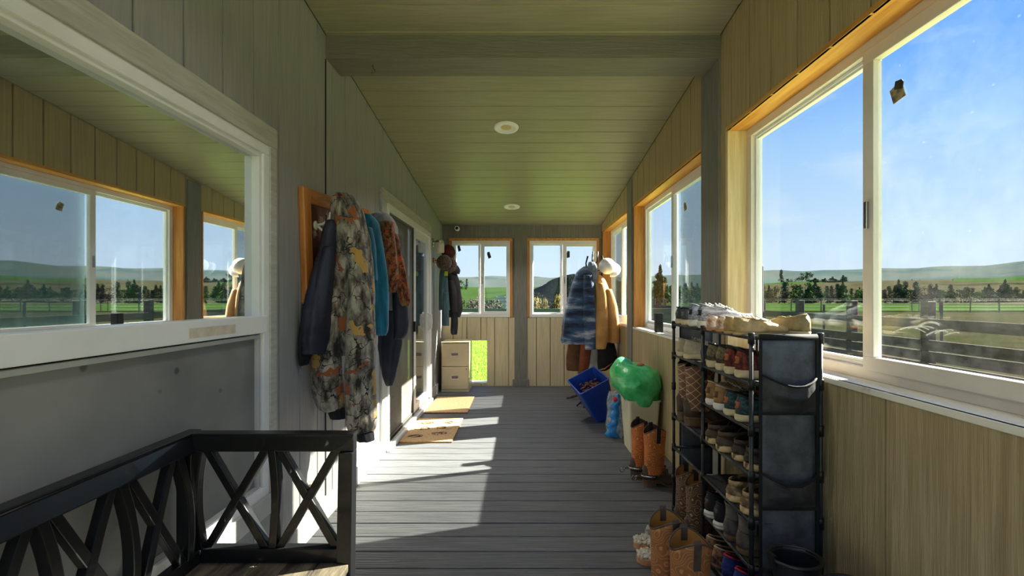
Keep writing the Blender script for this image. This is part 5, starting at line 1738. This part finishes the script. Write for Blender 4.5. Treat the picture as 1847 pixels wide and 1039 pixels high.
def polar(name, m, r0, r1, nr, a0, a1, na, zf):
    vs, fs = [], []
    for i in range(nr+1):
        r = r0*(r1/r0)**(i/nr)
        for j in range(na+1):
            a = R(a0+(a1-a0)*j/na)
            vs.append((r*math.sin(a), r*math.cos(a), zf(r, a)))
    for i in range(nr):
        for j in range(na):
            fs.append((i*(na+1)+j, i*(na+1)+j+1, (i+1)*(na+1)+j+1, (i+1)*(na+1)+j))
    o = MB().add(vs, fs).build(name, m, smooth=True)
    o['kind'] = 'structure'
    return o
def ss(a, b, x):
    t_ = max(0, min(1, (x-a)/(b-a)))
    return t_*t_*(3-2*t_)
def zmid(r, a):
    n1 = noise.noise(Vector((a*5, 1.7, r*.004)))
    n2 = noise.noise(Vector((a*16, 4.2, r*.012)))
    right = ss(.25, .6, a)
    return GZ-.1+ss(125, 470, r)*(11.5+3.5*right+2.0*n1+1.2*n2)-ss(520, 900, r)*10
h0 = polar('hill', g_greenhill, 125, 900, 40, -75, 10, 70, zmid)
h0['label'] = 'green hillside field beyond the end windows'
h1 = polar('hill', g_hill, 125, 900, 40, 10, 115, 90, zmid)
h1['label'] = 'rough grassy hillside behind the tree row'
for a0, a1 in ((24, 33.5), (43.5, 54)):
    f_ = polar('field', g_greenhill, 330, 520, 14, a0, a1, 40, lambda r, a: zmid(r, a)+.5*min(1, max(0, (r-332)/40))-.1)
    f_['label'] = 'green crop strip along the hill crest %s' % ('left in the near window' if a0 < 30 else 'at the edge of the near window')
def zfar(r, a):
    up = 113+10*ss(.3, .5, a)
    n1 = noise.noise(Vector((a*3.2, 9.1, 0)))
    n2 = noise.noise(Vector((a*22, r*.003, 2)))
    return -12+ss(900, 2250, r)*(up+4*n1)+ss(1200, 2000, r)*(1-ss(2150, 2300, r))*n2*10
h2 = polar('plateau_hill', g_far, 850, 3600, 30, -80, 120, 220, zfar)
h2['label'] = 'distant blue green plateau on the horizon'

# a nearer green rise and a dark shrubby mound beyond the end windows
def mound(name, label, m, cx, cy, rx, ry, h, lump):
    vs, fs = [], []
    nx, ny = 40, 24
    for i in range(ny+1):
        for j in range(nx+1):
            u, v = -1+2*j/nx, -1+2*i/ny
            q = max(0, 1-u*u)**1.3*max(0, 1-v*v)
            vs.append((cx+rx*u, cy+ry*v, GZ-.05+h*q*(1+lump*noise.noise(Vector((u*4, v*4, cx))))+q*lump*.6*noise.noise(Vector((u*14, v*14, 3)))))
    for i in range(ny):
        for j in range(nx):
            fs.append((i*(nx+1)+j, i*(nx+1)+j+1, (i+1)*(nx+1)+j+1, (i+1)*(nx+1)+j))
    o = MB().add(vs, fs).build(name, m, smooth=True)
    o['kind'] = 'structure'
    o['label'] = label
    return o
mound('hill', 'green sloping rise beyond the left end window', g_greenhill, 14, 130, 30, 20, 4.7, .15)
mound('hill', 'dark shrubby mound beyond the right end window', ground_mat('dark mound scrub', (44, 62, 50), (30, 44, 38), (52, 70, 54), sc=.9, fine=2, bump=1), 7.4, 55, 9.5, 8, 4.4, .25)

# ---- trees
def leafy(name, c):
    c = dim(c, .9)
    return mat(name, c, tuple(v*.6 for v in c), rough=.9, scale=4, detail=3, lo=.36, hi=.64, spec=0, rand=.15)
bark = mat('gray bark', (96, 84, 72), (66, 56, 48), rough=.9)
def crown_mesh(kind, seed, m):
    rg = random.Random(seed)
    mb = MB()
    lobes = []
    if kind == 'conifer':
        for i in range(10):
            z = .10+.86*i/9
            rr = .36*(1-z)**.65+.03
            for k in range(4 if i < 8 else 1):
                a = rg.uniform(0, 6.3)
                d = rr*.6 if i < 8 else 0
                lobes.append((d*math.cos(a), d*math.sin(a), z, rr*.62, .085))
    elif kind == 'round':
        for i in range(16):
            a, b = rg.uniform(0, 6.3), rg.uniform(-.8, 1)
            q = .34*math.sqrt(max(.05, 1-b*b*.8))
            lobes.append((q*math.cos(a), q*math.sin(a), .48+.36*b, .19, .15))
    else:
        for i in range(13):
            z = .12+.82*i/12
            lobes.append((rg.uniform(-.13, .13)*(1.1-z), rg.uniform(-.13, .13)*(1.1-z), z, .22*(1-.5*z), .11))
    for x, y, z, r, h in lobes:
        for i in range(44):
            n_ = Vector((rg.gauss(0, 1), rg.gauss(0, 1), rg.gauss(0, 1))).normalized()
            q = rg.uniform(.45, 1.05)
            c = Vector((x+n_.x*r*q, y+n_.y*r*q, z+n_.z*h*q))
            u = (n_.orthogonal()+Vector((rg.uniform(-.6, .6), rg.uniform(-.6, .6), rg.uniform(-.6, .6)))).normalized()
            v = n_.cross(u)
            s_ = rg.uniform(.022, .05)
            mb.add([c-u*s_, c+v*s_*.7, c+u*s_, c-v*s_*.7], [(0, 1, 2, 3)])
    me = mb.data('crown', m)
    return me
cols = {'conifer': leafy('dark conifer green', (58, 86, 54)), 'round': leafy('mid green leaf', (82, 106, 58)), 'tall': leafy('gray green leaf', (78, 98, 68)), 'brown': leafy('budding brown twigs', (112, 96, 78)), 'light': leafy('spring green leaf', (116, 140, 72))}
trunk_me = MB().tube([(0, 0, 0), (.01, .0, .25), (0, .01, .6)], [.03, .024, .012], 7).data('trunk', bark, smooth=True)
kinds = {'conifer': [crown_mesh('conifer', 1, cols['conifer']), crown_mesh('conifer', 2, cols['conifer'])], 'round': [crown_mesh('round', 3, cols['round']), crown_mesh('round', 4, cols['round'])],
         'tall': [crown_mesh('tall', 5, cols['tall'])], 'brown': [crown_mesh('tall', 6, cols['brown']), crown_mesh('round', 7, cols['brown'])], 'light': [crown_mesh('round', 8, cols['light'])]}
LBL = {'conifer': 'dark green conifer in the row beyond the green field', 'round': 'round mid green tree in the row beyond the green field', 'tall': 'narrow gray green tree in the row beyond the green field',
       'brown': 'brownish budding tree in the row beyond the green field', 'light': 'light spring green bush in the row beyond the green field'}
ORD = 'first second third fourth fifth sixth seventh eighth ninth tenth eleventh twelfth thirteenth fourteenth fifteenth sixteenth seventeenth eighteenth nineteenth twentieth'.split()
ORD += ['twenty-'+o_ for o_ in ORD[:9]]+['thirtieth']+['thirty-'+o_ for o_ in ORD[:9]]
SEEN = {}
def nth(key):
    SEEN[key] = SEEN.get(key, 0)+1
    return ORD[min(SEEN[key]-1, 37)]
def tree(kind, x, y, z, h, w, label=None, group=None, name='tree', win=''):
    t = thing(name, label or '%s, %s from the left' % (LBL[kind], nth(kind+win)), 'tree', (x, y, z), rnd.uniform(0, 6), group if label else group or '%s trees of the far row' % kind)
    a = link('crown', rnd.choice(kinds[kind]), t, (0, 0, -.06*h))
    b = link('trunk', trunk_me, t)
    for o in (a, b):
        o.scale = (w, w, h)
    return t
def at(px, Y):
    return (px-940)*Y/821
rg = random.Random(21)
# the row seen in the near window and on to the left behind the posts
px = 1160
ROW = 0
while px < 1990:
    ROW = (ROW+1) % 3
    Y = (114, 130, 147)[ROW]+rg.uniform(-2, 2)
    kd = rg.choices(['conifer', 'round', 'tall', 'brown', 'light'], [5, 2, 3, 1.6, 1.4])[0]
    hgt = {'conifer': 5.6, 'round': 4.8, 'tall': 5.8, 'brown': 4.8, 'light': 3.8}[kd]*rg.uniform(.8, 1.15)
    if 1265 < px < 1365:
        px += rg.uniform(14, 24)
        continue
    wid = hgt*rg.uniform(.75, 1.1)
    tree(kd, at(px, Y), Y, GZ, hgt, wid)
    px += wid*.31*821/Y
tree('round', at(1449, 112), 112, GZ, 6.2, 6.6, 'large bright green bushy tree before the dark tree row')
# trees on the skyline of the hillside
tree('tall', at(1409, 400), 400, zmid(400/math.cos(.52), .52)-.5, 13, 10, 'spreading lone tree on the hill crest at the left of the near window')
tree('round', at(1424, 400), 400, zmid(400/math.cos(.53), .53)-2, 7, 7, 'low bush beside the lone tree on the hill crest')
tree('round', at(1440, 402), 402, zmid(400/math.cos(.54), .54)-2, 8, 7.5, 'low bush left of the round crest tree')
tree('round', at(1455, 402), 402, zmid(400/math.cos(.56), .56)-1.5, 13, 12, 'big round tree on the hill crest')
tree('conifer', at(1645, 420), 420, zmid(420/math.cos(.71), .71)-1.5, 6, 8, 'small dark bush on the brown hill crest, left one')
tree('conifer', at(1659, 420), 420, zmid(420/math.cos(.72), .72)-1.5, 6, 9, 'small dark bush on the brown hill crest, right one')
tree('conifer', at(1824, 420), 420, zmid(420/math.cos(.82), .82)-1.5, 9, 9, 'small dark tree on the green crest at the right edge')
for q, (pxx, yy, hh_, ww_) in enumerate(((1470, 300, 4, 12), (1488, 330, 4, 11), (1502, 300, 5, 10), (1521, 300, 6, 10))):
    tree('conifer', at(pxx, yy), yy, zmid(yy/math.cos(.6), .6)-1, hh_, ww_, group='hedge of dark bushes', label='%s dark bush from the left in the hedge half way up the hillside' % nth('hedge'))
tree('conifer', at(1191, 92), 92, GZ, 8.4, 5.6, 'lone pointed conifer seen through the middle window')
tree('round', at(1212, 100), 100, GZ, 5, 7, 'dark rounded tree right of the pointed conifer in the middle window')
tree('round', at(1224, 104), 104, GZ, 5, 7, 'dark rounded tree farthest right in the clear pane of the middle window')
tree('round', at(830, 330), 330, zmid(330, -.13)-.5, 9, 9, 'round green tree beyond the left end window')
tree('tall', at(842, 330), 330, zmid(330, -.12)-.5, 9, 6, 'narrow dark tree right of the round one beyond the left end window')

# ---- shrubs beyond the end windows: leaf cards on stems
def shrub_mesh(seed, n, leaf, m, up=.5):
    rg = random.Random(seed)
    mb = MB()
    for i in range(n):
        a, b = rg.uniform(0, 6.3), rg.uniform(0, 1)
        r = .5*math.sqrt(rg.uniform(.1, 1))*math.sqrt(max(.05, 1-(2*b-1)**2*.8))
        c = Vector((r*math.cos(a), r*math.sin(a), .08+.92*b))
        u = Vector((rg.uniform(-1, 1), rg.uniform(-1, 1), rg.uniform(-.5, 1))).normalized()
        v = u.orthogonal().normalized()
        s = leaf*rg.uniform(.6, 1.3)
        mb.add([c-u*s, c+v*s*.45, c+u*s, c-v*s*.45], [(0, 1, 2, 3)])
    return mb.data('foliage', m)
stem_me = MB().tube([(0, 0, 0), (.1, .05, .7)], [.02, .008], 5).tube([(0, 0, 0), (-.12, .0, .75)], [.02, .008], 5).tube([(0, 0, 0), (.02, -.12, .7)], [.02, .008], 5).data('stems', bark)
flat = lambda n_, c: mat(n_, dim(c, .6), tuple(v*.7 for v in dim(c, .6)), rough=.8, scale=3, rand=.15)
SH = {'olive green': shrub_mesh(1, 420, .06, flat('olive shrub', (124, 128, 72))), 'gray brown': shrub_mesh(2, 420, .055, flat('gray twigs', (112, 98, 86))), 'fresh green': shrub_mesh(3, 420, .06, flat('fresh shrub', (138, 154, 78))), 'dark green': shrub_mesh(4, 480, .07, flat('dark shrub', (62, 86, 56))), 'yellow flowering': shrub_mesh(5, 460, .06, flat('yellow blossom', (255, 220, 40)))}
def shrub(kind, pxx, Y, h, w, where):
    t = thing('shrub', '%s %s shrub from the left beyond the %s' % (nth(kind+where), kind, where), 'shrub', (at(pxx, Y), Y, GZ), rnd.uniform(0, 6), '%s shrubs beyond the %s' % (kind, where))
    a = link('foliage', SH[kind], t)
    b = link('stems', stem_me, t)
    a.scale = b.scale = (w, w, h)
rg = random.Random(31)
for pxx in sorted(rg.uniform(806, 922) for i in range(15)):
    ROW = (ROW+1) % 3
    Y = (22, 28, 35)[ROW]+rg.uniform(-1, 1)
    kd = rg.choice(['olive green', 'gray brown', 'gray brown', 'fresh green'])
    shrub(kd, pxx, Y, rg.uniform(.9, 1.5)*Y/26, rg.uniform(.75, 1.05)*Y/26, 'left end window')
for pxx in sorted(rg.uniform(955, 1040) for i in range(9)):
    shrub(rg.choice(['dark green', 'fresh green']), pxx, (24, 29, 34)[int(pxx) % 3]+rg.uniform(-1, 1), rg.uniform(1.2, 1.9), rg.uniform(.9, 1.3), 'right end window')
shrub('yellow flowering', 968, 18.6, 1.55, .55, 'right end window')
shrub('yellow flowering', 983, 19.4, 1.5, .32, 'right end window')
shrub('yellow flowering', 1007, 18.8, 1.68, .42, 'right end window')

# ---- fences
def board_fence(name, label, axis_x, X, y0, y1, step, rails, ptop, prad, rh, m, zg=GZ):
    """posts and boards of one straight fence; axis_x False runs along y at x = X"""
    t = thing(name, label, 'fence', (X, y0, zg) if not axis_x else (y0, X, zg))
    n = int((y1-y0)/step)
    pm = MB().box((-prad, -prad, -.1), (prad, prad, ptop-zg)).data('post', m, bevel=.01, segs=1)
    L_ = step
    bmh = (MB().box((0, -.02, -rh/2), (L_-.006, .02, rh/2)) if axis_x else MB().box((-.02, 0, -rh/2), (.02, L_-.006, rh/2))).data('rail', m, bevel=.004, segs=1)
    for i in range(n+1):
        o = link('post', pm, t, (i*step, 0, 0) if axis_x else (0, i*step, 0), (0, 0, rnd.uniform(-.02, .02)))
        if i == n:
            break
        for z in rails:
            zz = z-zg+rnd.uniform(-.01, .01)
            link('rail', bmh, t, (i*step, -prad-.022, zz) if axis_x else (-prad-.022, i*step, zz), (rnd.uniform(-.004, .004) if not axis_x else 0, 0, 0))
    return t
f_dark = mat('weathered brown fence board', (78, 69, 64), (60, 52, 49), rough=.85, scale=3, stretch=(8, 1, 8), rand=.1, bump=.3)
board_fence('board_fence', 'dark weathered corral board fence close beside the porch windows', False, 7.0, .63, 36.0, 1.8, (.845, .49, .295, .105), 1.23, .075, .168, f_dark)
tp = thing('tall_post', 'tall dark wooden pole standing at the corral fence', 'post', (at(1372, 12.9), 12.9, GZ))
MB().lathe([(.09, 0), (.075, 2.42), (.05, 2.45)], n=10).build('pole_shaft', f_dark, tp)
g_gray = mat('gray weathered fence board', (88, 94, 93), (72, 77, 76), rough=.85, scale=3, stretch=(1, 8, 8), rand=.12, bump=.3)
board_fence('low_board_fence', 'low gray board fence across the lawn beyond the end windows', True, 17.1, -6, 6, 1.5, (-.10, .12, .34, .56, .78), .93, .05, .205, g_gray)
wire = mat('galvanized wire', (126, 124, 116), (100, 98, 92), rough=.6, metal=.3)
tpm = mat('rusty steel post', (104, 96, 82), (80, 72, 60), rough=.7)
t = thing('wire_fence', 'wire stock fence on thin steel posts along the green field', 'fence', (0, 47.5, GZ))
pmesh = MB().box((-.035, -.035, -.1), (.035, .035, 1.45)).data('post', tpm)
x_ = -40
while x_ < 95:
    if not 40.2 < x_ < 43.2:
        link('post', pmesh, t, (x_, rnd.uniform(-.05, .05), 0), (rnd.uniform(-.03, .03), rnd.uniform(-.03, .03), 0))
    x_ += 3.1
for z in (.35, .65, .95, 1.25, 1.40):
    MB().tube([(-40, 0, z), (40.5, 0, z)], .005, 4).build('wire', wire, t)
    MB().tube([(43, 0, z), (95, 0, z)], .005, 4).build('wire', wire, t)
t = thing('field_gate', 'tubular steel field gate in the wire fence', 'gate', (40.6, 47.3, GZ))
for z in (.25, .5, .75, 1.0, 1.3):
    MB().tube([(0, 0, z), (2.2, 0, z)], .025, 6).build('bar', tpm, t)
for x_ in (0, .75, 1.5, 2.2):
    MB().tube([(x_, 0, .15), (x_, 0, 1.4)], .035, 6).build('upright', tpm, t)
t = thing('steel_stake', 'single thin dark steel stake in the dry pasture', 'stake', (at(1698, 14), 14, GZ))
MB().box((-.03, -.02, 0), (.03, .02, 1.42)).build('stake_bar', tpm, t)
t = thing('steel_stake', 'thin dark stake left of the corral post in the near window', 'stake', (at(1486, 16), 16, GZ))
MB().box((-.03, -.02, 0), (.03, .02, 1.30)).build('stake_bar', tpm, t)
t = thing('white_trailer', 'low white stock panel stack beyond the left end window', 'panels', (at(910, 40), 40, GZ))
wm = mat('white painted metal', (170, 176, 170), (150, 158, 152), rough=.5)
for z in (.5, .85, 1.2, 1.5):
    MB().box((-.75, -.05, z-.09), (.75, .05, z+.09)).build('slat', wm, t, bevel=.01)
for x_ in (-.7, 0, .7):
    MB().box((x_-.05, -.08, 0), (x_+.05, .08, 1.65)).build('frame_post', wm, t, bevel=.01)

# ---- blades of the lawn
rg = random.Random(77)
mb = MB()
for i in range(22000):
    y_ = 7.1+9.6*rg.random()**1.4
    x_ = rg.uniform(-2.4, .3)
    h_ = rg.uniform(.03, .07)
    a = rg.uniform(0, 6.3)
    dx, dy = math.cos(a)*.006, math.sin(a)*.006
    mb.v += [(x_-dx, y_-dy, GZ), (x_+dx, y_+dy, GZ), (x_+dy*3, y_+dx*3, GZ+h_)]
    mb.f.append((3*i, 3*i+1, 3*i+2))
me = bpy.data.meshes.new('grass')
me.from_pydata(mb.v, [], mb.f)
me.materials.append(mat('lawn blade', (128, 160, 54), (102, 136, 40), rough=.7, scale=1.2, coord='world'))
o = bpy.data.objects.new('grass', me)
COL.objects.link(o)
o['kind'] = 'stuff'
o['label'] = 'short green grass blades of the sunny lawn'
